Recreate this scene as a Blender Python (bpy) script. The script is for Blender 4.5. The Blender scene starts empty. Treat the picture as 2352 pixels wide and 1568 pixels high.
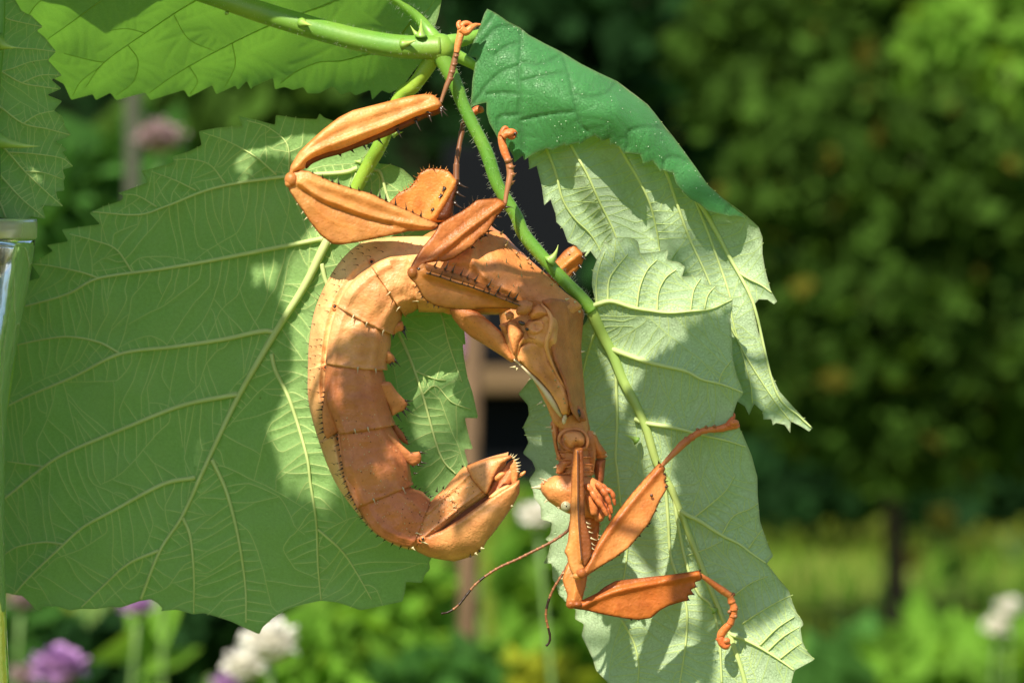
import bpy, math, random
import numpy as np
from mathutils import Vector, kdtree, noise as mnoise
from mathutils.geometry import delaunay_2d_cdt

random.seed(7)
RNG = np.random.default_rng(7)
C = bpy.context.scene.collection
SC = bpy.context.scene

# ------------------------------------------------------------------ camera, sky, sun, exposure
FOCUS = 0.65            # metres from the lens to the insect
EYE = 0.50              # height of the lens above the lawn
UNIT = 1e-4             # one drawing unit at the insect = 0.1 mm
cam_data = bpy.data.cameras.new('camera')
cam = bpy.data.objects.new('camera', cam_data)
C.objects.link(cam)
cam.location = (0, -FOCUS, EYE)
cam.rotation_euler = (math.radians(90), 0, 0)
cam_data.sensor_width = 36
cam_data.lens = 36 * FOCUS / 0.2352
cam_data.clip_start = 0.02
cam_data.clip_end = 200
cam_data.dof.use_dof = True
cam_data.dof.focus_distance = FOCUS + 0.001
cam_data.dof.aperture_fstop = 15.5
SC.camera = cam

SUN = Vector((-0.27, -0.60, 0.75)).normalized()      # direction towards the sun
world = bpy.data.worlds.new('World')
SC.world = world
world.use_nodes = True
wn = world.node_tree.nodes
sky = wn.new('ShaderNodeTexSky')
sky.sky_type = 'NISHITA'
sky.sun_disc = False
sky.dust_density = 0.8
sky.sun_elevation = math.asin(SUN.z)
sky.sun_rotation = math.atan2(SUN.x, SUN.y)
bg = wn['Background']
bg.inputs['Strength'].default_value = 0.084
world.node_tree.links.new(sky.outputs[0], bg.inputs[0])
sl = bpy.data.lights.new('sun', 'SUN')
sl.energy = 5.0
sl.angle = math.radians(0.7)
sl.color = (1.0, 0.93, 0.78)
so = bpy.data.objects.new('sun', sl)
C.objects.link(so)
so.rotation_euler = (-SUN).to_track_quat('-Z', 'Y').to_euler()
so.location = (-2, -2, 4)
SC.view_settings.view_transform = 'Standard'
SC.view_settings.look = 'None'
SC.view_settings.exposure = 0.9
SC.view_settings.gamma = 1
SC.view_settings.use_curve_mapping = False
SC.render.engine = 'CYCLES'
SC.cycles.use_denoising = True
SC.cycles.max_bounces = 7
SC.cycles.diffuse_bounces = 3
SC.cycles.glossy_bounces = 3
SC.cycles.transmission_bounces = 7
SC.cycles.transparent_max_bounces = 8
SC.cycles.caustics_reflective = False
SC.cycles.caustics_refractive = False

# ------------------------------------------------------------------ drawing helpers
def W(P):
    """drawing units (right, down, away) -> metres"""
    P = np.asarray(P, float)
    k = (FOCUS + P[..., 2] * UNIT) / FOCUS * UNIT
    return np.stack([(P[..., 0] - 1176) * k, P[..., 2] * UNIT, EYE + (784 - P[..., 1]) * k], -1)

def unW(w):
    k = (FOCUS + w[1]) / FOCUS * UNIT
    return np.array([w[0] / k + 1176, 784 - (w[2] - EYE) / k, w[1] / UNIT])

def far(x, y, d):
    """point d metres from the lens"""
    k = d / FOCUS * UNIT
    return Vector(((x - 1176) * k, d - FOCUS, EYE + (784 - y) * k))

def fr(ox, oy, s):
    return lambda *p: [(ox + a * s, oy + b * s) for a, b in p]
tA = fr(0, 0, 1/3); tB = fr(784, 0, 1/3); tC = fr(0, 522.67, 1/3); tE = fr(784, 522.67, 1/3)
tF = fr(0, 1045.33, 1/3); tG = fr(784, 1045.33, 1/3); tK = fr(1391.4, 1045.33, 1/3); tM = fr(1176, 261.33, 1/3)
z1 = fr(604.94, 0, .3858); z2 = fr(665.4, 483.95, .34718); z3 = fr(665.4, 907.4, .27006)
z4 = fr(967.9, 907.4, .42123); z6 = fr(1149.4, 423.5, .38588)
z8 = fr(1209.9, 931.6, .28367); z9 = fr(1088.9, 653.3, .35093)

def spl(pts, n):
    """Catmull-Rom through pts, n points evenly spaced by length"""
    P = np.asarray(pts, float)
    if len(P) == 2:
        f = np.linspace(0, 1, n)[:, None]
        return P[0] * (1 - f) + P[1] * f
    Q = np.vstack([2 * P[0] - P[1], P, 2 * P[-1] - P[-2]])
    out = []
    for i in range(1, len(Q) - 2):
        f = np.linspace(0, 1, 16, endpoint=False)[:, None]
        a, b, c, d = Q[i - 1], Q[i], Q[i + 1], Q[i + 2]
        out.append(.5 * (2 * b + (c - a) * f + (2 * a - 5 * b + 4 * c - d) * f ** 2 + (3 * b - a - 3 * c + d) * f ** 3))
    out = np.vstack(out + [P[-1:]])
    s = np.r_[0, np.cumsum(np.linalg.norm(np.diff(out, axis=0), axis=1))]
    u = np.linspace(0, s[-1], n)
    return np.stack([np.interp(u, s, out[:, k]) for k in range(P.shape[1])], -1)

def plen(P):
    P = np.asarray(P, float)
    return float(np.linalg.norm(np.diff(P, axis=0), axis=1).sum())

def resample(poly, step, closed=True):
    P = np.asarray(poly, float)
    Q = np.vstack([P, P[:1]]) if closed else P
    out = []
    for a, b in zip(Q[:-1], Q[1:]):
        n = max(1, int(round(np.linalg.norm(b - a) / step)))
        for i in range(n):
            out.append(a + (b - a) * i / n)
    if not closed:
        out.append(Q[-1])
    return np.array(out)

def soften(poly, step=4, passes=1):
    """round a traced outline a little"""
    P = resample(poly, step)
    for _ in range(passes):
        P = .5 * P + .25 * (np.roll(P, 1, 0) + np.roll(P, -1, 0))
    return P

def inside(P, poly):
    x, y = P[:, 0], P[:, 1]
    r = np.zeros(len(P), bool)
    a, b = poly, np.roll(poly, -1, 0)
    for (x1, y1), (x2, y2) in zip(a, b):
        if y1 == y2:
            continue
        m = (y1 > y) != (y2 > y)
        r ^= m & (x < (x2 - x1) * (y - y1) / (y2 - y1) + x1)
    return r

def tree_of(P):
    t = kdtree.KDTree(len(P))
    for i, p in enumerate(P):
        t.insert((p[0], p[1], 0), i)
    t.balance()
    return t

def kd_dist(t, P):
    return np.array([t.find((p[0], p[1], 0))[2] for p in P])

class TPS:
    def __init__(s, ctrl):
        c = np.array(ctrl, float)
        s.p = c[:, :2] / 100
        n = len(c)
        K = s._u(np.linalg.norm(s.p[:, None] - s.p[None], axis=2)) + np.eye(n) * .02
        Pm = np.c_[np.ones(n), s.p]
        A = np.zeros((n + 3, n + 3))
        A[:n, :n] = K; A[:n, n:] = Pm; A[n:, :n] = Pm.T
        s.w = np.linalg.lstsq(A, np.r_[c[:, 2], 0, 0, 0], rcond=None)[0]
    @staticmethod
    def _u(r):
        return np.where(r > 1e-9, r * r * np.log(np.maximum(r, 1e-9)), 0)
    def __call__(s, P):
        q = np.asarray(P, float)[:, :2] / 100
        return s._u(np.linalg.norm(q[:, None] - s.p[None], axis=2)) @ s.w[:-3] + s.w[-3] + q @ s.w[-2:]

class Lin:
    """depth running evenly from one point to another"""
    def __init__(s, p, tp, q, tq):
        s.p = np.array(p, float); s.d = np.array(q, float) - s.p; s.tp, s.tq = tp, tq
    def __call__(s, P):
        f = ((np.asarray(P)[:, :2] - s.p) @ s.d) / (s.d @ s.d)
        return s.tp + (s.tq - s.tp) * f

class Flat:
    def __init__(s, t): s.t = t
    def __call__(s, P): return np.full(len(P), float(s.t))

def fill(outline, step):
    """triangles inside an outline: points (n,2), faces (m,3)"""
    B = np.asarray(outline, float)
    lo, hi = B.min(0), B.max(0)
    h = step * .866
    pts = []
    for j, y in enumerate(np.arange(lo[1] + h * .5, hi[1], h)):
        xs = np.arange(lo[0] + (step * .5 if j % 2 else 0), hi[0], step)
        pts.append(np.c_[xs, np.full(len(xs), y)])
    Pn = np.vstack(pts)
    Pn = Pn + RNG.uniform(-.12, .12, Pn.shape) * step
    Pn = Pn[inside(Pn, B)]
    kt = tree_of(resample(B, 1.5))
    Pn = Pn[kd_dist(kt, Pn) > step * .45]
    V = [Vector(p) for p in np.vstack([B, Pn])]
    r = delaunay_2d_cdt(V, [], [list(range(len(B)))], 1, 1e-4)
    P = np.array([tuple(v) for v in r[0]])
    F = np.array([f for f in r[2] if len(f) == 3], int)
    a = P[F[:, 1]] - P[F[:, 0]]; b = P[F[:, 2]] - P[F[:, 0]]
    neg = (a[:, 0] * b[:, 1] - a[:, 1] * b[:, 0]) < 0
    F[neg] = F[neg][:, ::-1]
    return P, F, kt

def wloc(o):
    p = np.zeros(3)
    while o is not None:
        p += np.array(o.location); o = o.parent
    return p

class Geo:
    def __init__(s, flat=True):
        s.V, s.F, s.M, s.K, s.n, s.px = [], [], [], [], 0, flat
    def add(s, V, F, mat=0, col=(1, 1, 1)):
        V = np.asarray(V, float)
        s.V.append(V)
        c = np.asarray(col, float)
        if c.ndim == 1:
            c = np.tile(c, (len(V), 1))
        s.K.append(c)
        for f in (F if isinstance(F, list) else [F]):
            f = np.asarray(f, int)
            if len(f):
                s.F.append(f + s.n); s.M.append(np.full(len(f), mat, int))
        s.n += len(V)
    def tube(s, path, rad, sides=8, mat=0, col=(1, 1, 1), flat=1.0, up=None):
        P = np.asarray(path, float)
        n = len(P)
        r = np.full(n, rad, float) if np.isscalar(rad) else np.interp(np.linspace(0, 1, n), np.linspace(0, 1, len(rad)), rad)
        T = np.gradient(P, axis=0)
        T /= np.linalg.norm(T, axis=1)[:, None] + 1e-12
        u = np.array(up if up is not None else (0, 0, -1.0))
        u = u - T[0] * (u @ T[0])
        if np.linalg.norm(u) < 1e-3:
            u = np.array((1.0, 0, 0)) - T[0] * T[0][0]
        V = []
        a = np.linspace(0, 2 * math.pi, sides, endpoint=False)
        for i in range(n):
            u = u - T[i] * (u @ T[i]); u /= np.linalg.norm(u) + 1e-12
            w = np.cross(T[i], u)
            V.append(P[i] + r[i] * (np.cos(a)[:, None] * u * flat + np.sin(a)[:, None] * w))
        V = np.vstack(V + [P[:1], P[-1:]])
        i, j = np.meshgrid(np.arange(n - 1), np.arange(sides), indexing='ij')
        i, j = i.ravel(), j.ravel(); k = (j + 1) % sides
        F = np.c_[i * sides + j, i * sides + k, (i + 1) * sides + k, (i + 1) * sides + j]
        j = np.arange(sides); k = (j + 1) % sides
        c0 = np.c_[np.full(sides, n * sides), k, j]
        c1 = np.c_[np.full(sides, n * sides + 1), (n - 1) * sides + j, (n - 1) * sides + k]
        c = np.asarray(col, float)
        if c.ndim == 2:
            c = np.vstack([np.repeat(c, sides, 0), c[:1], c[-1:]])
        s.add(V, [F, c0, c1], mat, c)
    def spine(s, base, tip, r, mat=1, bend=0.0, sides=5, col=(1, 1, 1)):
        b, t = np.asarray(base, float), np.asarray(tip, float)
        f = np.linspace(0, 1, 5)[:, None]
        d = t - b
        side = np.array((-d[1], d[0], 0))
        P = b + d * f + side * bend * (f - f * f)
        s.tube(P, [r * 1.25, r * .72, r * .45, r * .25, r * .05], sides, mat, col)
    def ball(s, c, r, mat=0, col=(1, 1, 1), nu=12, nv=8):
        c = np.asarray(c, float); r = np.asarray(r, float) * np.ones(3)
        th = np.linspace(0, math.pi, nv + 1); ph = np.linspace(0, 2 * math.pi, nu, endpoint=False)
        V = [[math.sin(a) * math.cos(b), math.sin(a) * math.sin(b), math.cos(a)] for a in th for b in ph]
        F = [[i * nu + j, (i + 1) * nu + j, (i + 1) * nu + (j + 1) % nu, i * nu + (j + 1) % nu] for i in range(nv) for j in range(nu)]
        s.add(c + np.array(V) * r, np.array(F), mat, col)
    def build(s, name, mats, parent=None, smooth=True, kind=None, label=None, base=None):
        me = bpy.data.meshes.new(name)
        V = np.vstack(s.V)
        V = W(V) if s.px else V
        if parent is not None:
            V = V - wloc(parent)
        elif base is not None:
            V = V - np.array(base)
        me.vertices.add(len(V)); me.vertices.foreach_set('co', V.astype(np.float32).ravel())
        sizes = np.concatenate([np.full(len(f), f.shape[1]) for f in s.F])
        idx = np.concatenate([f.ravel() for f in s.F])
        me.loops.add(len(idx)); me.loops.foreach_set('vertex_index', idx.astype(np.int32))
        me.polygons.add(len(sizes))
        me.polygons.foreach_set('loop_start', np.r_[0, np.cumsum(sizes)[:-1]].astype(np.int32))
        me.polygons.foreach_set('material_index', np.concatenate(s.M).astype(np.int32))
        me.polygons.foreach_set('use_smooth', np.full(len(sizes), smooth))
        me.update(calc_edges=True)
        me.validate()
        at = me.color_attributes.new('tint', 'FLOAT_COLOR', 'POINT')
        K = np.vstack(s.K)
        at.data.foreach_set('color', np.c_[K, np.ones(len(K))].astype(np.float32).ravel())
        for m in (mats if isinstance(mats, (list, tuple)) else [mats]):
            me.materials.append(m)
        o = bpy.data.objects.new(name, me)
        C.objects.link(o)
        if parent is not None:
            o.parent = parent
        elif base is not None:
            o.location = base
        if kind: o['kind'] = kind
        if label: o['label'] = label
        return o

def thing(name, loc, label, cat, group=None):
    o = bpy.data.objects.new(name, None)
    C.objects.link(o)
    o.location = Vector(tuple(loc))
    o.empty_display_size = .01
    o['label'] = label; o['category'] = cat
    if group: o['group'] = group
    return o

def tag(o, label, cat, group=None):
    o['label'] = label; o['category'] = cat
    if group: o['group'] = group
    return o

def depth(P2, t):
    P2 = np.asarray(P2, float)
    t = np.full(len(P2), t, float) if np.isscalar(t) else np.asarray(t, float)
    if len(t) != len(P2):
        t = np.interp(np.linspace(0, 1, len(P2)), np.linspace(0, 1, len(t)), t)
    return np.c_[P2, t]

# ------------------------------------------------------------------ materials
class Mat:
    def __init__(s, name):
        s.m = bpy.data.materials.new(name)
        s.m.use_nodes = True
        s.t = s.m.node_tree
        s.t.nodes.clear()
        s.out = s.n('OutputMaterial')
    def n(s, kind, **kw):
        nd = s.t.nodes.new('ShaderNode' + kind)
        for k, v in kw.items():
            setattr(nd, k, v)
        return nd
    def l(s, a, b): s.t.links.new(a, b)
    def val(s, sock, v):
        if hasattr(v, 'is_output'): s.l(v, sock)
        else: sock.default_value = v
    def noise(s, scale, detail=3, rough=.55, vec=None):
        nd = s.n('TexNoise')
        nd.inputs['Scale'].default_value = scale; nd.inputs['Detail'].default_value = detail; nd.inputs['Roughness'].default_value = rough
        s.l(vec or s.obj(), nd.inputs['Vector'])
        return nd.outputs['Fac']
    def vor(s, scale, feature='F1', vec=None):
        nd = s.n('TexVoronoi', feature=feature)
        nd.inputs['Scale'].default_value = scale
        s.l(vec or s.obj(), nd.inputs['Vector'])
        return nd.outputs['Distance']
    def obj(s):
        if not hasattr(s, '_o'): s._o = s.n('TexCoord')
        return s._o.outputs['Object']
    def ramp(s, fac, stops):
        nd = s.n('ValToRGB')
        e = nd.color_ramp.elements
        while len(e) < len(stops): e.new(.5)
        for q, (p, c) in zip(e, stops):
            q.position = p; q.color = (*c, 1) if len(c) == 3 else c
        s.l(fac, nd.inputs[0])
        return nd.outputs[0]
    def mix(s, fac, a, b, mode='MIX'):
        nd = s.n('Mix', data_type='RGBA', blend_type=mode)
        s.val(nd.inputs[0], fac)
        for i, c in ((6, a), (7, b)):
            if hasattr(c, 'is_output'): s.l(c, nd.inputs[i])
            else: nd.inputs[i].default_value = (*c, 1)
        return nd.outputs[2]
    def math(s, op, a, b=0.0):
        nd = s.n('Math', operation=op)
        s.val(nd.inputs[0], a); s.val(nd.inputs[1], b)
        return nd.outputs[0]
    def tint(s):
        return s.n('VertexColor', layer_name='tint').outputs[0]
    def bump(s, h, dist, strength=1.0):
        nd = s.n('Bump')
        nd.inputs['Distance'].default_value = dist; nd.inputs['Strength'].default_value = strength
        s.l(h, nd.inputs['Height'])
        return nd.outputs[0]
    def bsdf(s, col, rough=.5, spec=.5, normal=None, **kw):
        nd = s.n('BsdfPrincipled')
        if hasattr(col, 'is_output'): s.l(col, nd.inputs['Base Color'])
        else: nd.inputs['Base Color'].default_value = (*col, 1)
        s.val(nd.inputs['Roughness'], rough)
        nd.inputs['Specular IOR Level'].default_value = spec
        if normal: s.l(normal, nd.inputs['Normal'])
        for k, v in kw.items(): s.val(nd.inputs[k.replace('_', ' ')], v)
        return nd.outputs[0]
    def thin(s, shader, col, fac, normal=None):
        tr = s.n('BsdfTranslucent')
        if hasattr(col, 'is_output'): s.l(col, tr.inputs[0])
        else: tr.inputs[0].default_value = (*col, 1)
        mx = s.n('MixShader')
        s.val(mx.inputs[0], fac)
        s.l(shader, mx.inputs[1]); s.l(tr.outputs[0], mx.inputs[2])
        return mx.outputs[0]
    def done(s, shader):
        s.l(shader, s.out.inputs[0])
        return s.m

def leaf_material(name, under, upper, through, fac=.35, vein=(.5, .62, .3), vein_amt=.5, gloss=.5):
    """thin leaf: pale felted underside on the face side, glossy top side on the back side"""
    m = Mat(name)
    geo = m.n('NewGeometry')
    sep = m.n('SeparateColor'); m.l(m.tint(), sep.inputs[0])
    big = m.noise(90, 3); fine = m.noise(1500, 4); cell = m.vor(1700, 'DISTANCE_TO_EDGE')
    u = m.mix(m.ramp(m.noise(34, 3), [(.36, (0,) * 3), (.64, (.75,) * 3)]), under, [under[0] * .80, under[1] * .86, under[2] * .74])
    u = m.mix(m.ramp(big, [(.4, (0,) * 3), (.75, (.6,) * 3)]), u, [min(1, under[0] * 1.25), min(1, under[1] * 1.08), min(1, under[2] * 1.35)])
    u = m.mix(m.ramp(fine, [(.35, (0, 0, 0)), (.7, (.5, .5, .5))]), u, [min(1, c * 1.35) for c in under])
    netw = m.ramp(cell, [(0, (1, 1, 1)), (.07, (0, 0, 0))])
    u = m.mix(m.math('MULTIPLY', netw, .22), u, vein)
    u = m.mix(m.math('MULTIPLY', sep.outputs[1], vein_amt), u, vein)
    p = m.mix(m.math('MULTIPLY', big, .7), upper, [c * .6 for c in upper])
    p = m.mix(m.math('MULTIPLY', fine, .35), p, [c * 1.5 for c in upper])
    p = m.mix(m.math('MULTIPLY', netw, .32), p, [c * .55 for c in upper])
    p = m.mix(m.math('MULTIPLY', sep.outputs[1], .5), p, [c * .7 for c in upper])
    p = m.mix(m.math('MULTIPLY', sep.outputs[0], .45), p, [c * .5 for c in upper])
    col = m.mix(geo.outputs['Backfacing'], u, p)
    col = m.mix(m.ramp(m.vor(75), [(.012, (.7,) * 3), (.03, (0,) * 3)]), col, (.11, .07, .02))
    edge = m.mix(m.math('MULTIPLY', sep.outputs[2], .45), col, (.14, .11, .04))
    hgt = m.math('ADD', m.math('MULTIPLY', fine, .6), m.math('MULTIPLY', netw, -.9))
    nrm = m.bump(hgt, .00018, .75)
    rough = m.mix(geo.outputs['Backfacing'], (.75,) * 3, m.ramp(m.noise(700, 3), [(.3, (gloss * .85,) * 3), (.7, (min(1, gloss * 1.4),) * 3)]))
    sh = m.bsdf(edge, rough, .35, nrm, Sheen_Weight=.12)
    tcol = m.mix(m.math('MULTIPLY', sep.outputs[1], .55), through, [c * 1.12 for c in through])
    tcol = m.mix(m.math('MULTIPLY', big, .35), tcol, [c * .6 for c in through])
    return m.done(m.thin(sh, tcol, fac))

M_LEAF_GREY = leaf_material('pale underside leaf', (.41, .54, .32), (.050, .225, .058), (.24, .48, .08), .24, (.36, .50, .20), .55, .5)
M_LEAF_GREEN = leaf_material('green underside leaf', (.27, .44, .145), (.035, .13, .05), (.22, .49, .05), .38, (.42, .58, .22), .55, .45)
M_LEAF_BRIGHT = leaf_material('bright backlit leaf', (.22, .37, .13), (.05, .17, .05), (.22, .50, .045), .5, (.34, .52, .14), .45, .45)

def stem_material(name, a, b, rough=.42, thin=0):
    m = Mat(name)
    f = m.noise(260, 4); g = m.noise(60, 2)
    col = m.mix(m.ramp(g, [(.3, (0,) * 3), (.7, (1,) * 3)]), a, b)
    col = m.mix(m.math('MULTIPLY', f, .35), col, [c * .6 for c in a])
    col = m.mix(1.0, col, m.tint(), 'MULTIPLY')
    if thin:
        return m.done(m.thin(m.bsdf(col, rough, .4), m.mix(1.0, col, (1.15, 1.15, .5), 'MULTIPLY'), thin))
    return m.done(m.bsdf(col, rough, .5, m.bump(m.noise(1100, 3), .0001, .5), Subsurface_Weight=.12, Subsurface_Radius=(.0012, .0018, .0005), Subsurface_Scale=1.0))
M_CANE = stem_material('bramble cane', (.10, .27, .035), (.24, .36, .05))
M_VEIN = stem_material('leaf vein', (.56, .68, .25), (.62, .72, .30), .6, .22)
M_VEIN_GREEN = stem_material('green midrib', (.24, .42, .07), (.36, .48, .09), .5, .15)
M_VEIN_LIT = stem_material('backlit vein', (.42, .60, .16), (.46, .62, .18), .6, .62)
M_PRICKLE = stem_material('prickle', (.42, .55, .12), (.55, .62, .22))
def plain(name, col, rough=.6, spec=.4):
    m = Mat(name)
    return m.done(m.bsdf(m.mix(1.0, m.mix(m.math('MULTIPLY', m.noise(300, 3), .6), col, [c * .55 for c in col]), m.tint(), 'MULTIPLY'), rough, spec))
M_HAIR = plain('plant hair', (.62, .68, .50), .7)

def chitin(name, base, dark, bright, rough, thin_fac, spot=.7):
    m = Mat(name)
    big = m.noise(70, 4, .6); mid = m.noise(210, 5, .65); fine = m.noise(1600, 3)
    c = m.mix(m.ramp(big, [(.32, (0,) * 3), (.68, (1,) * 3)]), base, bright)
    c = m.mix(m.ramp(mid, [(.48, (0,) * 3), (.85, (.75,) * 3)]), c, dark)
    c = m.mix(m.ramp(m.vor(800), [(.0, (spot,) * 3), (.17, (0,) * 3)]), c, [k * .35 for k in dark])
    c = m.mix(1.0, c, m.tint(), 'MULTIPLY')
    h = m.math('ADD', m.math('MULTIPLY', mid, 1.0), m.math('MULTIPLY', fine, .8))
    sh = m.bsdf(c, rough, .4, m.bump(h, .00028, .8), Sheen_Weight=.06)
    if thin_fac: sh = m.thin(sh, m.mix(1.0, (.90, .44, .10), m.tint(), 'MULTIPLY'), thin_fac)
    return m.done(sh)
M_SKIN = chitin('insect skin', (.57, .205, .062), (.34, .092, .026), (.74, .35, .135), .44, 0)
M_LEGSKIN = chitin('insect leg skin', (.56, .225, .055), (.35, .10, .020), (.73, .36, .115), .38, .36)
M_SPINE = plain('dark spine', (.035, .018, .010), .25, .6)
M_PALE = plain('pale membrane', (.74, .56, .36), .5)
M_HORN = plain('horn coloured spine', (.62, .50, .28), .35)
M_ROOT = plain('brown tarsus', (.30, .135, .06), .45)
M_INSECT = [M_SKIN, M_SPINE, M_PALE, M_LEGSKIN, M_HORN, M_ROOT]
# ------------------------------------------------------------------ leaves
def leaf(parent, outline, ctrl, veins, mat, under=True, step=5.0, pleat=8.0, label=None, rung_gap=17, shape=None, lifted=1.0, name='leaflet', vm=None, wavy=5.0, ribs=True, rib=None, dimple=1.5):
    vm = vm or M_VEIN
    """one leaflet: lamina, raised veins (sub-parts) and the net of veinlets; veins = [(points, r0, r1, level)]"""
    B = soften(outline, 4.0, 1) if shape is None else shape
    surf0 = TPS(ctrl) if isinstance(ctrl, list) else ctrl
    P, F, kb = fill(B, step)
    vp = [(spl(p, max(6, int(plen(p) / 4))), r0, r1, lv) for p, r0, r1, lv in veins]
    allv = np.vstack([v[0] for v in vp])
    km = tree_of(allv)
    def pl(dm): return pleat * (1 - np.exp(-(dm / 20.0) ** 1.3))
    sgn = 1 if under else -1
    # veinlets: walk away from each vein until another vein, a veinlet or the margin is met
    grid = {}
    def put(p, k):
        grid.setdefault((int(p[0] // 5), int(p[1] // 5)), set()).add(k)
    for k, v in enumerate(vp):
        for p in v[0]: put(p, k)
    Bs = B
    mid = vp[0][0]; axis = mid[-1] - mid[0]; axis = axis / np.linalg.norm(axis)
    rungs = []; serial = len(vp)
    rnd = random.Random(len(B))
    lo, hi = B.min(0), B.max(0)
    ax_, ay_ = Bs[:, 0], Bs[:, 1]; bx_, by_ = np.roll(ax_, -1), np.roll(ay_, -1)
    dy_ = np.where(by_ == ay_, 1e-9, by_ - ay_)
    def ok(p):
        m = (ay_ > p[1]) != (by_ > p[1])
        return bool(np.count_nonzero(m & (p[0] < (bx_ - ax_) * (p[1] - ay_) / dy_ + ax_)) & 1)
    order = sorted(range(len(vp)), key=lambda k: -vp[k][3])
    for k in order:
        pts = vp[k][0]
        T = np.gradient(pts, axis=0); T /= np.linalg.norm(T, axis=1)[:, None] + 1e-9
        gap = rung_gap * (1.0 if vp[k][3] else 1.15)
        for side in (1, -1):
            s = rnd.uniform(6, gap)
            while s < len(pts) * 4 - 8:
                i = int(s / 4)
                s += gap * rnd.uniform(.65, 1.4)
                nrm = np.array((-T[i][1], T[i][0])) * side
                d = nrm + T[i] * rnd.uniform(.1, .4)
                d /= np.linalg.norm(d)
                p = pts[i].copy(); path = [p.copy()]; me = serial; serial += 1
                ang = math.atan2(d[1], d[0]); wob = 0
                for q in range(60):
                    wob = wob * .5 + rnd.uniform(-.07, .07)
                    if rnd.random() < .03: wob += rnd.choice((-.5, .5))
                    ang += wob * .55
                    p = p + 4.0 * np.array((math.cos(ang), math.sin(ang)))
                    path.append(p.copy())
                    hit = grid.get((int(p[0] // 5), int(p[1] // 5)), set()) - {me, k}
                    if hit and q > 1: break
                    if q % 2 == 0 and not ok(p): break
                if len(path) > 2:
                    for p_ in path[1:]: put(p_, me)
                    rungs.append(np.array(path[:-1] if not ok(path[-1]) else path))
    kr = tree_of(np.vstack(rungs + [mid[:1]]))
    dm, dr, db = kd_dist(km, P), kd_dist(kr, P), kd_dist(kb, P)
    nz = np.array([mnoise.noise((p[0] * .013, p[1] * .013, len(B) * .37)) for p in P])
    near_edge = 1 - np.exp(-db / 14)
    if under:
        t = surf0(P) + pl(dm) * near_edge + dimple * (1 - np.exp(-(dr / 5.5) ** 2)) * near_edge + nz * wavy
    else:
        t = surf0(P) - pl(dm) * near_edge - 1.3 * (1 - np.exp(-(dr / 4) ** 2)) * near_edge + nz * 4 + 4.0 * np.exp(-(dm / 2.8) ** 2)
    if under: F = F[:, ::-1]
    g = Geo()
    tint = np.c_[np.exp(-(dm / 6) ** 2), np.exp(-(dr / 2.6) ** 2) * .9, np.exp(-(db / 3.0))]
    g.add(np.c_[P, t], F, 0, tint)
    o = g.build(name, mat, parent, label=label)
    def lie(P2):
        n_ = np.array([mnoise.noise((p[0] * .013, p[1] * .013, len(B) * .37)) for p in P2])
        ne = 1 - np.exp(-kd_dist(kb, P2) / 14)
        d_ = kd_dist(km, P2)
        return surf0(P2) + sgn * pl(d_) * ne + n_ * (wavy if under else 4)
    if under:
        for k, (pts, r0, r1, lv) in enumerate(vp):
            v = Geo()
            ff = np.linspace(0, 1, len(pts)); rr = r1 + (r0 - r1) * (1 - ff) ** (1.7 if lv == 0 else 1.1)
            vc = (np.array((1.12, 1.06, 1.3)) if rib is not None and lv == 0 else np.ones(3)) * np.ones((len(pts), 3)) + (ff[:, None] * np.array((.7, .35, 1.6)) if rib is not None and lv == 0 else 0)
            v.tube(np.c_[pts, lie(pts) - rr * (.35 if rib is None or lv else -.05)], rr, 8, 0, vc)
            v.build('midrib' if lv == 0 else 'vein', (rib or vm) if lv == 0 else vm, o)
        n = Geo()
        for path in (rungs if ribs else []):
            if len(path) < 3: continue
            z = lie(path)
            T = np.gradient(path, axis=0); T /= np.linalg.norm(T, axis=1)[:, None] + 1e-9
            N = np.c_[-T[:, 1], T[:, 0]]
            w = np.linspace(1.05, .6, len(path))[:, None]
            V = np.vstack([np.c_[path + N * w, z + .3], np.c_[path, z - .55], np.c_[path - N * w, z + .3]])
            m = len(path); i = np.arange(m - 1)
            n.add(V, np.vstack([np.c_[i, i + 1, m + i + 1, m + i], np.c_[m + i, m + i + 1, 2 * m + i + 1, 2 * m + i]]), 0, (.86, .90, .82))
        if ribs: n.build('veinlets', vm, o, kind='stuff')
    return o

def hairs(g, path, rad, gap, length, seed=1, spread=(-1, 1)):
    """fine hairs standing off a stem (path in drawing units)"""
    r = random.Random(seed)
    L = plen(path); n = int(L / gap)
    P = spl(path, n); T = np.gradient(P, axis=0); T /= np.linalg.norm(T, axis=1)[:, None]
    rr = np.interp(np.linspace(0, 1, n), np.linspace(0, 1, len(rad)), rad)
    for i in range(n):
        a = r.uniform(0, 2 * math.pi)
        u = np.array((-T[i][1], T[i][0], 0)); u /= np.linalg.norm(u) + 1e-9
        w = np.array((0, 0, -1.0))
        d = u * math.cos(a) + w * math.sin(a)
        l = length * r.uniform(.5, 1.3)
        b = P[i] + d * rr[i] * .95
        tip = b + (d + T[i] * r.uniform(-.5, .5) + np.array((r.uniform(-.3, .3), r.uniform(-.3, .3), 0))) * l
        g.tube(np.array([b, (b + tip) / 2, tip]), [.26, .2, .08], 3, 0)
# ------------------------------------------------------------------ the bramble spray
node = (1010, 106, 0)
bramble = thing('bramble_spray', W(node), 'hairy green bramble spray with large toothed leaves that the orange insect hangs on', 'bramble')

cane_path = [(330, -62, 6), (517, 0, 4), (590, 25, 2), (667, 49, 0), (784, 82, 0), (884, 103, 0), (955, 109, 0), (1012, 108, 0)]
cane_r = [23, 23, 24, 25, 25.5, 26, 27, 27]
g = Geo()
P = spl(cane_path, 110)
yy = np.ones((110, 3))
g.tube(P, cane_r, 20, 0, yy)
g.ball((1010, 110, 2), (36, 33, 26), 0, (1.05, 1.05, .9), 24, 16)
g.build('cane', M_CANE, bramble)

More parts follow.
